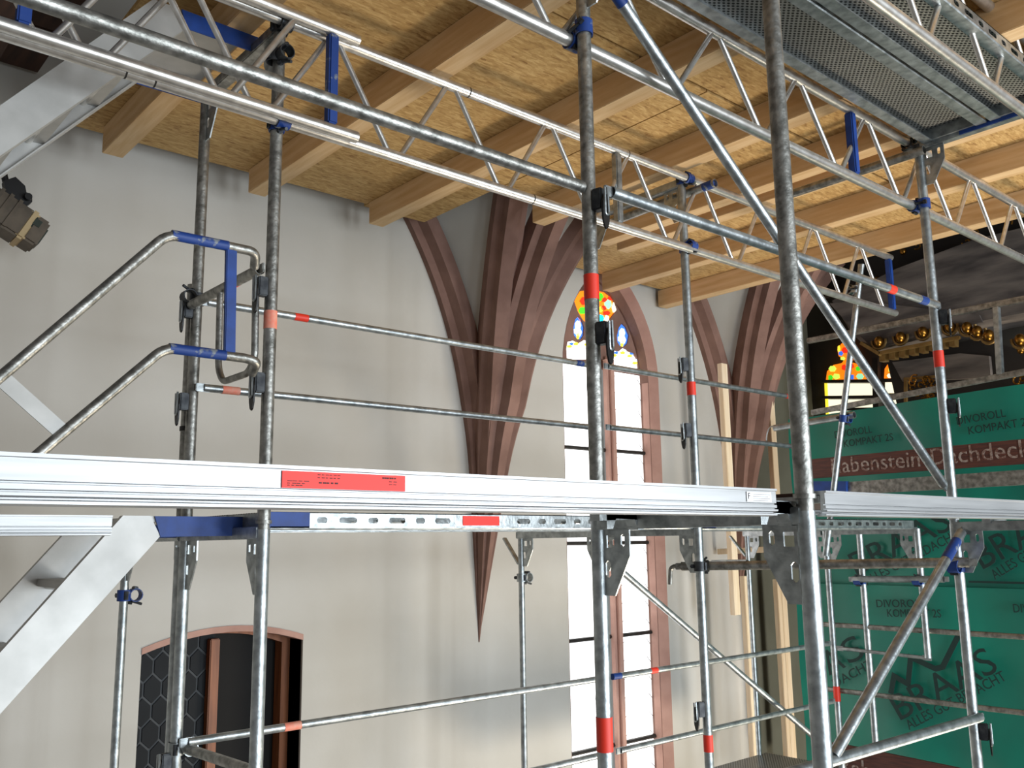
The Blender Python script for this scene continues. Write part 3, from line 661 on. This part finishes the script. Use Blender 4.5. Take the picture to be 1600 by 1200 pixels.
for k in range(4): box(wl, 'print_line', (w0+0.024, 1.2508, DT-0.015-k*0.005), (w1-0.006-0.008*(k % 2), 1.2515, DT-0.0143-k*0.005), 'ink')
alu_deck('aluminium deck running off to the right in front of the green sheet', 2.145, 4.62, 1.25, 1.95, DT+0.002)
alu_deck('aluminium deck beside the stair opening at the far left edge', -0.9, 0.98, 3.12, 3.30, 0.105, claws=False)

def steel_deck(label, x0, x1, ya, yb, zt, group='perforated steel decks', marks=(), h=0.066, blue=0):
    t = thing('steel_deck', label, 'deck', ((x0+x1)/2, (ya+yb)/2, zt-h), group)
    for s, y in ((1, ya), (-1, yb)):
        holes = []; x = x0+0.10; k = 0
        while x < x1-0.08:
            L = 0.028 if k % 2 == 0 else 0.011
            if not any(a-0.05 < x < b+0.05 for a, b in marks):
                zc = zt-0.030; r = 0.0115
                holes.append([(x-L-0.4*r, y, zc-r), (x+L+0.4*r, y, zc-r), (x+L+r, y, zc-0.4*r), (x+L+r, y, zc+0.4*r), (x+L+0.4*r, y, zc+r), (x-L-0.4*r, y, zc+r), (x-L-r, y, zc+0.4*r), (x-L-r, y, zc-0.4*r)])
            x += 0.115; k += 1
        plate(t, 'side_flange', [(x0, y, zt), (x1, y, zt), (x1, y, zt-h+0.01), (x0, y, zt-h+0.01)], holes, (0, s*0.003, 0), 'galv')
        prism(t, 'bottom_lip', [(x0, y-s*0.004, zt-h+0.012), (x0, y+s*0.012, zt-h+0.006), (x0, y+s*0.05, zt-h+0.006), (x0, y+s*0.05, zt-h), (x0, y, zt-h), (x0, y-s*0.004, zt-h+0.005)], (x1-x0, 0, 0), 'galv')
    box(t, 'tread_sheet', (x0, ya, zt-0.004), (x1, yb, zt), 'perforated')
    for x in (x0, x1): box(t, 'end_cap', (x-0.015, ya+0.002, zt-h+0.004), (x+0.015, yb-0.002, zt-0.004), 'galv')
    if blue: box(t, 'blue_end', (x0-0.002, ya-0.004, zt-h+0.006), (x0+blue, ya-0.001, zt-0.001), 'blue')
    return t
for k, (ya, yb, lab_) in enumerate(((1.665, 1.985, 'perforated steel deck overhead at the top right, left of the pair'), (1.325, 1.645, 'perforated steel deck overhead at the top right, right of the pair'))):
    steel_deck(lab_, NX0+0.03, NX1-0.03, ya, yb, 2.108)
m0, m1 = at(725, 808, Y=YA).x, at(782, 808, Y=YA).x
sd = steel_deck('galvanised deck with slotted side behind the aluminium deck, red label on it', X0+0.03, X1-0.03, YA+0.01, YA+0.345, 0.125, marks=((m0, m1),), blue=0.16)
box(sd, 'warning_label', (m0, YA+0.008, 0.076), (m1, YA+0.0095, 0.117), 'label_red')
steel_deck('galvanised deck on the wall side of the middle bay', X0+0.03, X1-0.03, YA+0.375, YB-0.03, 0.125)
steel_deck('galvanised deck of the next bay behind the thick corner plates', X1+0.03, X2-0.03, YA+0.01, YA+0.345, 0.122, blue=0.14)
steel_deck('galvanised deck of the next bay on its wall side', X1+0.03, X2-0.03, YA+0.375, YB-0.03, 0.122)
steel_deck('perforated deck one level down, seen at the bottom edge among the battens', X1+0.6, X2+0.1, YB+0.03, YC, -1.72)

# ------------------------------------------------------------------ aluminium stairs and handrail
def stair(label, dz, y0, y1):
    t = thing('aluminium_stair', label, 'stair', (0.6, (y0+y1)/2, -0.9+dz), 'aluminium stair flights')
    k = 1.163; top = Vector((1.13, 0, 0.035+dz))
    for y in (y0, y1):
        P = [(1.224, 0.040), (1.186, 0.113), (1.09, 0.113), (1.186-1.8, 0.113-1.8*k), (1.224-1.77, 0.040-1.77*k)]
        P = [(x, z+dz) for x, z in P]; s = 0.03 if y == y0 else -0.03
        st = prism(t, 'stringer', [(x, y, z) for x, z in P], (0, s, 0), 'alu_dull')
        obox(st, 'flange', (1.20, y+s, 0.018+dz), (1.224-1.77, y+s, 0.045-1.77*k+dz), 0.05, 0.006, 'alu_dull', up=(k, 0, -1))
    for i in range(6):
        x = 1.03-0.195*i; z = (x-1.186)*k+0.055+dz
        obox(t, 'tread', (x-0.02, y0+0.02, z), (x-0.02, y1-0.02, z), 0.10, 0.028, 'alu_dull', bevel=0.003)
        tube(t, 'rung_tube', (x-0.03, y0+0.02, z-0.008), (x-0.03, y1-0.02, z-0.008), 0.018, 'alu_tube', False, 10)
    # landing plate with clipped corner, painted blue, and the landing frame
    for y in (y0-0.004, y1-0.002):
        prism(t, 'landing_plate', [(1.20, y, 0.112+dz), (1.545, y, 0.112+dz), (1.545, y, 0.065+dz), (1.515, y, 0.040+dz), (1.224, y, 0.038+dz)], (0, 0.006, 0), 'blue')
    box(t, 'landing', (1.16, y0+0.006, 0.092+dz), (1.47, y1-0.006, 0.112+dz), 'alu_dull')
    return t
stair('aluminium stair flight going down at the lower left below the deck', 0, 3.36, 3.93)
stair('aluminium stair flight overhead in the top left corner', 2.0, 3.36, 3.93)
hr = thing('stair_handrail', 'bent grey tube handrail with blue painted parts in front of the wall', 'handrail', (1.0, 3.06, 0.3))
HY = 3.06
A = lambda px, py, Y=HY: at(px, py, Y=Y)
e1, e2 = A(408, 412), A(404, 580)
e1.y = YA-0.03; e2.y = YA-0.03
sweep(hr, 'upper_rail', rounded([A(-60, 640), A(2, 588), A(262, 366), A(372, 388), A(400, 394), e1], 0.045), 0.0175, 'galv_old')
sweep(hr, 'lower_rail', rounded([A(-10, 770), A(92, 682), A(258, 543), A(385, 560), A(402, 566), e2], 0.045), 0.0175, 'galv_old')
tube(hr, 'blue_sleeve', A(268, 367), A(356, 384.5), 0.0185, 'blue_worn', False); tube(hr, 'blue_sleeve', A(264, 544), A(352, 555.5), 0.0185, 'blue_worn', False)
obox(hr, 'upright', A(361, 388), A(358, 556), 0.040, 0.02, 'blue', up=(0, 1, 0), bevel=0.003)
obox(hr, 'kick_plate', A(6, 594), A(98, 676), 0.006, 0.05, 'alu_dull', up=(-1, 0, 1))
# rounded end guard between the two left posts
eg = thing('end_guard', 'narrow rounded tube guard hanging between the two left posts', 'guard rail', (X0-0.04, 3.4, 0.5))
gx = X0-0.05
y_a, y_b = YA+0.10, YB-0.38
E_ = lambda px, py: at(px, py, X=gx)
sweep(eg, 'loop', rounded([E_(400, 432), E_(398, 560), E_(388, 583), E_(348, 597), E_(341, 575), E_(344, 458)], 0.05), 0.0135, 'galv_old')
p, q = at(408, 421, X=X0-0.03), at(314, 470, X=X0-0.03)
rail('cross_rail', 'short dark tube between the two left posts with a dull red mark', (X0-0.035, YA+0.03, p.z), (X0-0.035, YB-0.03, q.z), 0.021, 'galv_old', marks=[(0.35, 0.05, 'red')], cat='guard rail')
coupler('dark wire-tied coupler on the far left post', (X0, YB, at(308, 468, Y=YB).z), (0, 0, 1), (0, 1, 0), (-0.045, -0.02, 0), m='coupler_steel')
p = at(285, 1168, Y=YB)
rail('cross_rail', 'dark flat bar running towards us at the foot of the left frame', (X0+0.03, YB-0.02, p.z), (X0+0.06, YA+0.02, p.z+0.005), 0.02, 'galv_old', cat='guard rail')
coupler('grey coupler at the bottom of the left far post', (X0, YB, p.z), (0, 0, 1), (0, 1, 0), (0.045, -0.02, 0), m='galv')

# ------------------------------------------------------------------ floodlight at the left edge
fy = 4.9
def L_(px, py, d=0): return at(px, py, Y=fy) + Vector((0, d, 0))
fl_ = thing('floodlight', 'brown theatre spotlight with black bracket at the left edge', 'spotlight', L_(20, 340))
ax = (L_(66, 362)-L_(-20, 306)).normalized(); nx = Vector((0, -1, 0)).cross(ax).normalized()
def barrel(name, c0, c1, w, h, m):
    c0, c1 = Vector(c0), Vector(c1); return obox(fl_, name, c0, c1, w, h, m, up=tuple(nx), bevel=0.012)
c = L_(35, 345); 
o1 = barrel('housing', L_(-35, 310), L_(37, 357), 0.16, 0.165, 'lamp_body')
barrel('front_rim', L_(31, 353), L_(45, 362), 0.172, 0.172, 'lamp_tan')
barrel('lens_hood', L_(40, 359), L_(62, 373), 0.165, 0.150, 'lamp_body')
barrel('lens', L_(54, 368), L_(64, 374.5), 0.13, 0.11, 'lamp_glass')
barrel('colour_filter', L_(43, 350), L_(60, 361), 0.178, 0.06, 'lamp_glass')
for k in range(3): barrel('cooling_fin', L_(-16+14*k, 322+9*k), L_(-14+14*k, 323.3+9*k), 0.175, 0.18, 'lamp_body')
prism(fl_, 'bracket', [L_(4, 285, -.03), L_(22, 279, -.03), L_(37, 293, -.03), L_(39, 303, -.03), L_(48, 307, -.03), L_(48, 318, -.03), L_(36, 327, -.03), L_(8, 310, -.03)], (0, 0.05, 0), 'lamp_black')
tube(fl_, 'hanger', L_(10, 288), L_(2, 255), 0.016, 'lamp_black', False, 10); tube(fl_, 'clamp_knob', L_(40, 312, -.06), L_(40, 312, 0.02), 0.018, 'lamp_black', False, 10)
tube(fl_, 'wall_arm', L_(2, 262), L_(2, 262)+Vector((0, YW-fy, 0)), 0.016, 'lamp_black', False, 10)

# ------------------------------------------------------------------ battens right of the window
def batten(label, px0, py0, px1, py1, Y, w, d=0.05, m='timber_pale'):
    p, q = at(px0, py0, Y=Y), at(px1, py1, Y=Y); p.x = q.x = (p.x+q.x)/2
    tag(obox(None, 'timber_batten', q, p, w, d, m, up=(0, 1, 0), bevel=0.003), label, 'batten', 'pale timber battens')
batten('tall pale batten with its square top just right of the window', 1120, 567, 1158, 960, 4.86, 0.085)
batten('long pale batten beside the thin bright post, reaching the bottom edge', 1162, 900, 1180, 1200, 4.88, 0.07)
batten('dull batten standing in shadow beside the left edge of the green sheet', 1203, 602, 1236, 1190, 4.95, 0.085)
batten('short piece of batten fixed at the side of the shaded upright', 1216, 905, 1228, 1190, 4.9, 0.06)
p, q = at(1123, 862, X=7.05), at(1214, 858, X=7.05)
tag(obox(None, 'timber_batten', p, q, 0.05, 0.05, 'timber_pale', bevel=0.003), 'short level batten nailed across the uprights under the deck', 'batten', 'pale timber battens')
p, q = at(1113, 880, X=6.45), at(1168, 879, X=6.45)
t = thing('short_tube', 'short whitish tube lying level on the bracket post right of the window', 'tube', p, 'tie tubes'); tube(t, 'tube', p, q, 0.027, 'galv')

# ------------------------------------------------------------------ green roofing membrane
SX = 7.4
def sheet_pt(px, py, bulge=0.0): return at(px, py, X=SX) - Vector((bulge, 0, 0))
def membrane(label, ytop0, ytop1, zt0, zt1, zb, xoff):
    bm = bmesh.new(); n, mrows = 40, 18; V = []
    for i in range(n+1):
        col = []; f = i/n; y = ytop0+(ytop1-ytop0)*f; ztop = zt0+(zt1-zt0)*f
        for j in range(mrows+1):
            g = j/mrows; z = ztop+(zb-ztop)*g
            w = 0.014*math.sin(y*4.1+z*1.3)+0.009*math.sin(y*9.0-z*3.7)+0.006*math.sin(z*7+y*2)
            if f < 0.03: w += 0.04*(0.03-f)/0.03
            col.append(bm.verts.new((SX-xoff-w, y, z)))
        V.append(col)
    for i in range(n):
        for j in range(mrows): bm.faces.new((V[i][j], V[i+1][j], V[i+1][j+1], V[i][j+1]))
    g = bmesh.ops.extrude_face_region(bm, geom=bm.faces[:]); bmesh.ops.translate(bm, verts=[v for v in g['geom'] if isinstance(v, bmesh.types.BMVert)], vec=(0.004, 0, 0))
    t = thing('roofing_membrane', label, 'sheeting', (SX, (ytop0+ytop1)/2, zb), 'green sheeting')
    emit('sheet', bm, 'membrane', t, True)
    return t
tl, tr = at(1236, 656, X=SX), at(1600, 600, X=SX)
ze = tr.z+(tr.z-tl.z)*(1.6/(tl.y-tr.y))
top = membrane('upper green roofing membrane hung across the chancel below the altar', tl.y, tr.y-1.6, tl.z, ze, at(1400, 925, X=SX).z, 0.0)
low = membrane('lower green roofing membrane with the big black roof logo', tl.y+0.02, tr.y-1.6, at(1300, 912, X=SX).z, at(1300, 912, X=SX).z, -3.2, 0.05)
UY = (0, -1, 0)                              # text on the sheet runs towards -y as seen from the nave
def sheet_text(par, s, px0, py0, px1, py1, cap, off, dark='print_dark', xp=SX):
    a, b = at(px0, py0, X=xp-off), at(px1, py1, X=xp-off); u = (b-a); L = u.length; u.normalize(); v = Vector((-1, 0, 0)).cross(u)
    if v.z < 0: v = -v
    o = text(par, 'printed_text', s, cap/0.72, (0, 0, 0), u, v, dark, 0.002)
    w = max((vv.co.dot(u) for vv in o.data.vertices))-min((vv.co.dot(u) for vv in o.data.vertices))
    mn = min((vv.co.dot(u) for vv in o.data.vertices))
    k = L/w
    c = Vector((0, 0, 0))
    for vv in o.data.vertices:
        e = vv.co.dot(u); vv.co = vv.co + u*((e-mn)*k-e)
    mz = min(vv.co.dot(v) for vv in o.data.vertices)
    for vv in o.data.vertices: vv.co = vv.co - v*mz
    o.location = a - WL[par.name]
    WL[o.name] = a
    return o
TO, LOW = 0.045, 0.095
ch = 0.064
sheet_text(top, 'DIVOROLL', 1305, 685, 1363, 676, ch, TO); sheet_text(top, 'KOMPAKT 2S', 1319, 699, 1396, 688, ch, TO)
sheet_text(top, 'DIVOROLL', 1496, 664, 1572, 651, ch, TO); sheet_text(top, 'KOMPAKT 2S', 1514, 679, 1612, 664, ch, TO)
sheet_text(low, 'DIVOROLL', 1370, 949, 1446, 949, ch, LOW); sheet_text(low, 'KOMPAKT 2S', 1387, 964, 1471, 965, ch, LOW)
sheet_text(low, 'DIVOROLL', 1584, 957, 1662, 959, ch, LOW)
sheet_text(low, 'BRAAS', 1408, 1126, 1562, 1048, 0.20, LOW); sheet_text(low, 'ALLES GUT BEDACHT', 1421, 1141, 1574, 1062, 0.075, LOW)
sheet_text(low, 'A', 1296, 1056, 1322, 1042, 0.20, LOW); sheet_text(low, 'S', 1328, 1039, 1354, 1025, 0.20, LOW); sheet_text(low, 'DACHT', 1306, 1075, 1366, 1042, 0.075, LOW)
sheet_text(top, 'ALLES GUT BEDACHT', 1355, 915, 1500, 840, 0.075, TO); sheet_text(top, 'ALLES GUT BEDACHT', 1555, 906, 1700, 820, 0.075, TO)
sheet_text(top, 'BRAAS', 1537, 890, 1690, 812, 0.20, TO); sheet_text(top, 'BRAAS', 1340, 900, 1490, 826, 0.20, TO)
def logo(par, pts, w, off):
    P = [at(x, y, X=SX-off) for x, y in pts]
    L, R = [], []
    for k in range(len(P)):
        t = ((P[min(k+1, len(P)-1)]-P[k]).normalized()+(P[k]-P[max(k-1, 0)]).normalized()).normalized(); n = Vector((0, -t.z, t.y))
        d1 = (P[min(k+1, len(P)-1)]-P[max(k, 0)]) if k < len(P)-1 else P[k]-P[k-1]
        cosh = max(0.45, abs(t.dot(d1.normalized()))); L.append(P[k]+n*w/2/cosh); R.append(P[k]-n*w/2/cosh)
    bm = bmesh.new(); a = [bm.verts.new(p) for p in L]; b = [bm.verts.new(p) for p in R]
    for k in range(len(P)-1): bm.faces.new((a[k], a[k+1], b[k+1], b[k]))
    g = bmesh.ops.extrude_face_region(bm, geom=bm.faces[:]); bmesh.ops.translate(bm, verts=[v for v in g['geom'] if isinstance(v, bmesh.types.BMVert)], vec=(-0.003, 0, 0))
    emit('roof_mark', bm, 'print_dark', par)
logo(low, [(1392, 1084), (1397, 1056), (1419, 1069), (1423, 1027), (1462, 1045), (1473, 1042), (1500, 988)], 0.042, LOW-0.004)
tag_line = box(low, 'fine_print', (SX-0.0715, at(1600, 912, X=SX).y-0.8, at(1500, 908, X=SX).z-0.008), (SX-0.0695, at(1520, 912, X=SX).y, at(1500, 908, X=SX).z+0.008), 'print_dark')

# toe boards and the plank along the chancel scaffold
BX = 6.72
def y_board(name, label, cat, a, b, c, d, th, m, group=None, xp=BX):
    """board standing along y: corners as pixels top-left, top-right, bottom-right, bottom-left on plane xp"""
    P = [at(*p, X=xp) for p in (a, b, c, d)]
    t = thing(name, label, cat, P[3], group)
    prism(t, 'board', P, (th, 0, 0), m)
    return t
tb = y_board('toe_board', 'weathered brown toe board lettered with a roofing firm name across the green sheet', 'toe board', (1262, 718), (1640, 682), (1640, 722), (1262, 748), 0.03, 'toe_brown', 'brown toe boards')
sheet_text(tb, 'Rabenstein', 1300, 740, 1438, 729, 0.125, 0.0, 'board_print', BX-0.002); sheet_text(tb, 'Dachdecker', 1456, 727, 1650, 710, 0.125, 0.0, 'board_print', BX-0.002)
y_board('scaffold_plank', 'grey plank edge below the lettered toe board', 'plank', (1270, 757), (1640, 731), (1640, 755), (1270, 776), 0.05, 'galv_old')
y_board('plank_end', 'blue painted plank end behind the near post', 'plank', (1262, 752), (1322, 752), (1322, 768), (1262, 770), 0.04, 'blue', xp=BX-0.03)
tb2 = y_board('toe_board', 'brown lettered toe board at the bottom edge behind the diagonal tube', 'toe board', (1300, 1160), (1520, 1205), (1520, 1262), (1300, 1215), 0.03, 'toe_brown', 'brown toe boards')
sheet_text(tb2, 'Rabenstein', 1313, 1210, 1470, 1243, 0.14, 0.0, 'board_print', BX-0.002)
GXR = 6.62
for (pa, pb, lab_) in (((1286, 976), (1640, 997), 'upper dark guard rail across the green sheet below the deck'), ((1294, 1075), (1640, 1121), 'lower dark guard rail across the black logo of the green sheet')):
    a, b = at(*pa, X=GXR), at(*pb, X=GXR); a.z = b.z = (a.z+b.z)/2
    rail('guard_rail', lab_, a, b, 0.019, 'galv_old')
# double guard frame above the sheet
gf = thing('altar_guardrail', 'grey double guard frame standing above the green sheet before the altar', 'guard rail', at(1558, 590, X=6.9))
a, b = at(1262, 533, X=6.9), at(1680, 452, X=6.9); c, d = at(1268, 645, X=6.9), at(1680, 566, X=6.9)
obox(gf, 'top_rail', a, b, 0.04, 0.045, 'galv_old', bevel=0.005); obox(gf, 'bottom_rail', c, d, 0.03, 0.045, 'galv_old', bevel=0.005)
u0, u1 = at(1557, 480, X=6.9), at(1563, 585, X=6.9); obox(gf, 'upright', u1, u0, 0.05, 0.04, 'galv', up=(0, 1, 0), bevel=0.004)
box(None, 'dowel', (4.62, 1.60, DT), (4.632, 1.612, DT+0.09), 'galv'); tag(bpy.data.objects['dowel'], 'thin upright pin standing on the right deck by the post foot', 'pin')

# ------------------------------------------------------------------ altar canopy and chancel window
AX = 7.95
al = thing('altar_canopy', 'dark marbled altar canopy with gilded egg ornament behind the scaffold', 'altar', at(1500, 640, X=AX))
def AP(px, py, x=AX): return at(px, py, X=x)
prism(al, 'entablature', [AP(1300, 470), AP(1400, 420), AP(1520, 375), AP(1700, 330), AP(1700, 470), AP(1540, 500), AP(1360, 548), AP(1330, 520)], (0.5, 0, 0), 'altar_stone')
prism(al, 'cornice_soffit', [AP(1296, 474, AX-.03), AP(1345, 470, AX-.03), AP(1530, 492, AX-.03), AP(1535, 503, AX-.03), AP(1362, 542, AX-.03), AP(1330, 512, AX-.03)], (0.02, 0, 0), 'altar_stone')
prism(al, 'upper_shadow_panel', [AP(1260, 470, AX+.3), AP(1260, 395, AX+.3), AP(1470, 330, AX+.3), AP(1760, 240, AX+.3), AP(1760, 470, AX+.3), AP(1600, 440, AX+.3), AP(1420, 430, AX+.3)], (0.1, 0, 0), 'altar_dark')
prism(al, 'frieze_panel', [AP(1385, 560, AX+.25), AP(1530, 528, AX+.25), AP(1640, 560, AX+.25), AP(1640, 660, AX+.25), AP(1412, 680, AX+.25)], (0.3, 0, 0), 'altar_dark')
prism(al, 'frieze_band', [AP(1394, 566, AX+.2), AP(1500, 552, AX+.2), AP(1545, 556, AX+.2), AP(1548, 590, AX+.2), AP(1410, 596, AX+.2)], (0.06, 0, 0), 'altar_stone')
obox(al, 'gilded_moulding', AP(1346, 536, AX-.05), AP(1376, 554, AX-.05), 0.05, 0.03, 'gold_pale'); obox(al, 'gilded_moulding', AP(1374, 552, AX-.05), AP(1500, 527, AX-.05), 0.05, 0.03, 'gold_pale', bevel=0.006)
for px, py in ((1373, 534), (1407, 527), (1442, 519), (1484, 511), (1511, 512), (1527, 518), (1545, 524), (1594, 531)):
    e = ball(al, 'gilded_egg', AP(px, py, AX-0.06), 0.05, 0.043, 0.052, 'gold')
    c = AP(px, py-1, AX-0.04)
    sweep(al, 'egg_collar', [c+Vector((0, 0.066*math.cos(a), 0.074*math.sin(a))) for a in [math.pi*(0.95+1.1*k/8) for k in range(9)]], 0.014, 'gold_pale', 6)
for k in range(8):
    px, py = 1378+k*15.6, 557-k*3.4
    prism(al, 'dentil', [AP(px-4.4, py-5, AX-.02), AP(px+4.4, py-6, AX-.02), AP(px+4.4, py+7, AX-.02), AP(px-4.4, py+8, AX-.02)], (0.08, 0, 0), 'gold_pale')
random.seed(3)
for (x0, x1, y0, y1, n) in ((1414, 1462, 592, 618, 16), (1385, 1440, 340, 385, 12), (1490, 1600, 345, 420, 10), (1585, 1600, 590, 605, 3)):
    for k in range(n):
        px, py = random.uniform(x0, x1), random.uniform(y0, y1); c = AP(px, py, AX+0.16); r = random.uniform(0.02, 0.04)
        a0 = random.uniform(0, 6.28); sweep(al, 'gilded_scroll', [c+Vector((0, (r*(0.35+0.11*i))*math.cos(a0+i*0.7), (r*(0.35+0.11*i))*math.sin(a0+i*0.7))) for i in range(9)], 0.008, 'gold', 6)
for px, py in ((1411, 393), (1371, 437), (1389, 381), (1595, 547)): ball(al, 'gilded_knob', AP(px, py, AX+0.1), 0.03, 0.03, 0.034, 'gold')
prism(al, 'gilded_edge', [AP(1412, 590, AX+.18), AP(1464, 586, AX+.18), AP(1464, 590, AX+.18), AP(1416, 594, AX+.18), AP(1416, 632, AX+.18), AP(1412, 632, AX+.18)], (0.03, 0, 0), 'gold_pale')
w2 = thing('window_2', None, None, at(1350, 640, X=CX-0.05), kind='structure')
CP = CX-0.05
def CPt(px, py, d=0): return at(px, py, X=CP-d)
for (xa, xb, ya, yb) in ((1291, 1362, 599, 618), (1293, 1363, 624, 662), (1383, 1408, 597, 614), (1384, 1409, 618, 660)):
    prism(w2, 'pane', [CPt(xa, ya), CPt(xb, ya), CPt(xb, yb), CPt(xa, yb)], (0.02, 0, 0), 'pane_cream')
def w2bits(outline, back, bits): pieces(w2, 'stained_piece', outline, back, bits, None, CP-0.03)
w2bits([(1289, 595), (1291, 580), (1301, 570), (1314, 567), (1318, 562), (1309, 556), (1307, 545), (1314, 536), (1324, 533), (1334, 540), (1338, 552), (1332, 561), (1330, 566), (1341, 569), (1350, 577), (1355, 594)], 'pane_orange',
       [(1300, 576, 6, 5, 6, 'pane_lime', 0), (1306, 588, 6, 5, 5, 'pane_lime', .5), (1297, 590, 4, 5, 5, 'pane_green', 0), (1326, 589, 10, 5, 4, 'pane_blue', .785), (1318, 574, 4, 5, 5, 'pane_red', 0), (1330, 572, 4, 4, 5, 'pane_red', .3), (1340, 576, 4, 4, 6, 'pane_green', 0), (1343, 588, 6, 5, 6, 'pane_mint', 0), (1320, 547, 6, 5, 6, 'pane_red', 0), (1313, 552, 4, 4, 5, 'pane_blue', 0), (1316, 560, 4, 3, 5, 'pane_lime', 0), (1327, 556, 5, 5, 5, 'pane_blue', 0), (1310, 545, 2.2, 6, 5, 'pane_yellow', 0)])
w2bits([(1380, 591), (1381, 576), (1387, 567), (1396, 572), (1404, 580), (1407, 590)], 'pane_orange', [(1391, 578, 4, 4, 5, 'pane_lime', 0), (1399, 577, 3.5, 3, 5, 'pane_green', 0), (1390, 587, 5, 4, 6, 'pane_cream', 0), (1401, 587, 5, 4, 6, 'pane_cream', .4)])
for py in (596, 621, 640): obox(w2, 'saddle_bar', CPt(1284, py, .05), CPt(1414, py-1.5, .05), 0.03, 0.03, 'iron')
obox(w2, 'mullion', CPt(1373, 700, .04), CPt(1370, 560, .04), 0.09, 0.06, 'altar_dark', up=(0, 1, 0))
prism(w2, 'edge_strip', [CPt(1289, 599), CPt(1293, 599), CPt(1296, 662), CPt(1292, 662)], (-0.012, 0, 0), 'pane_yellow')
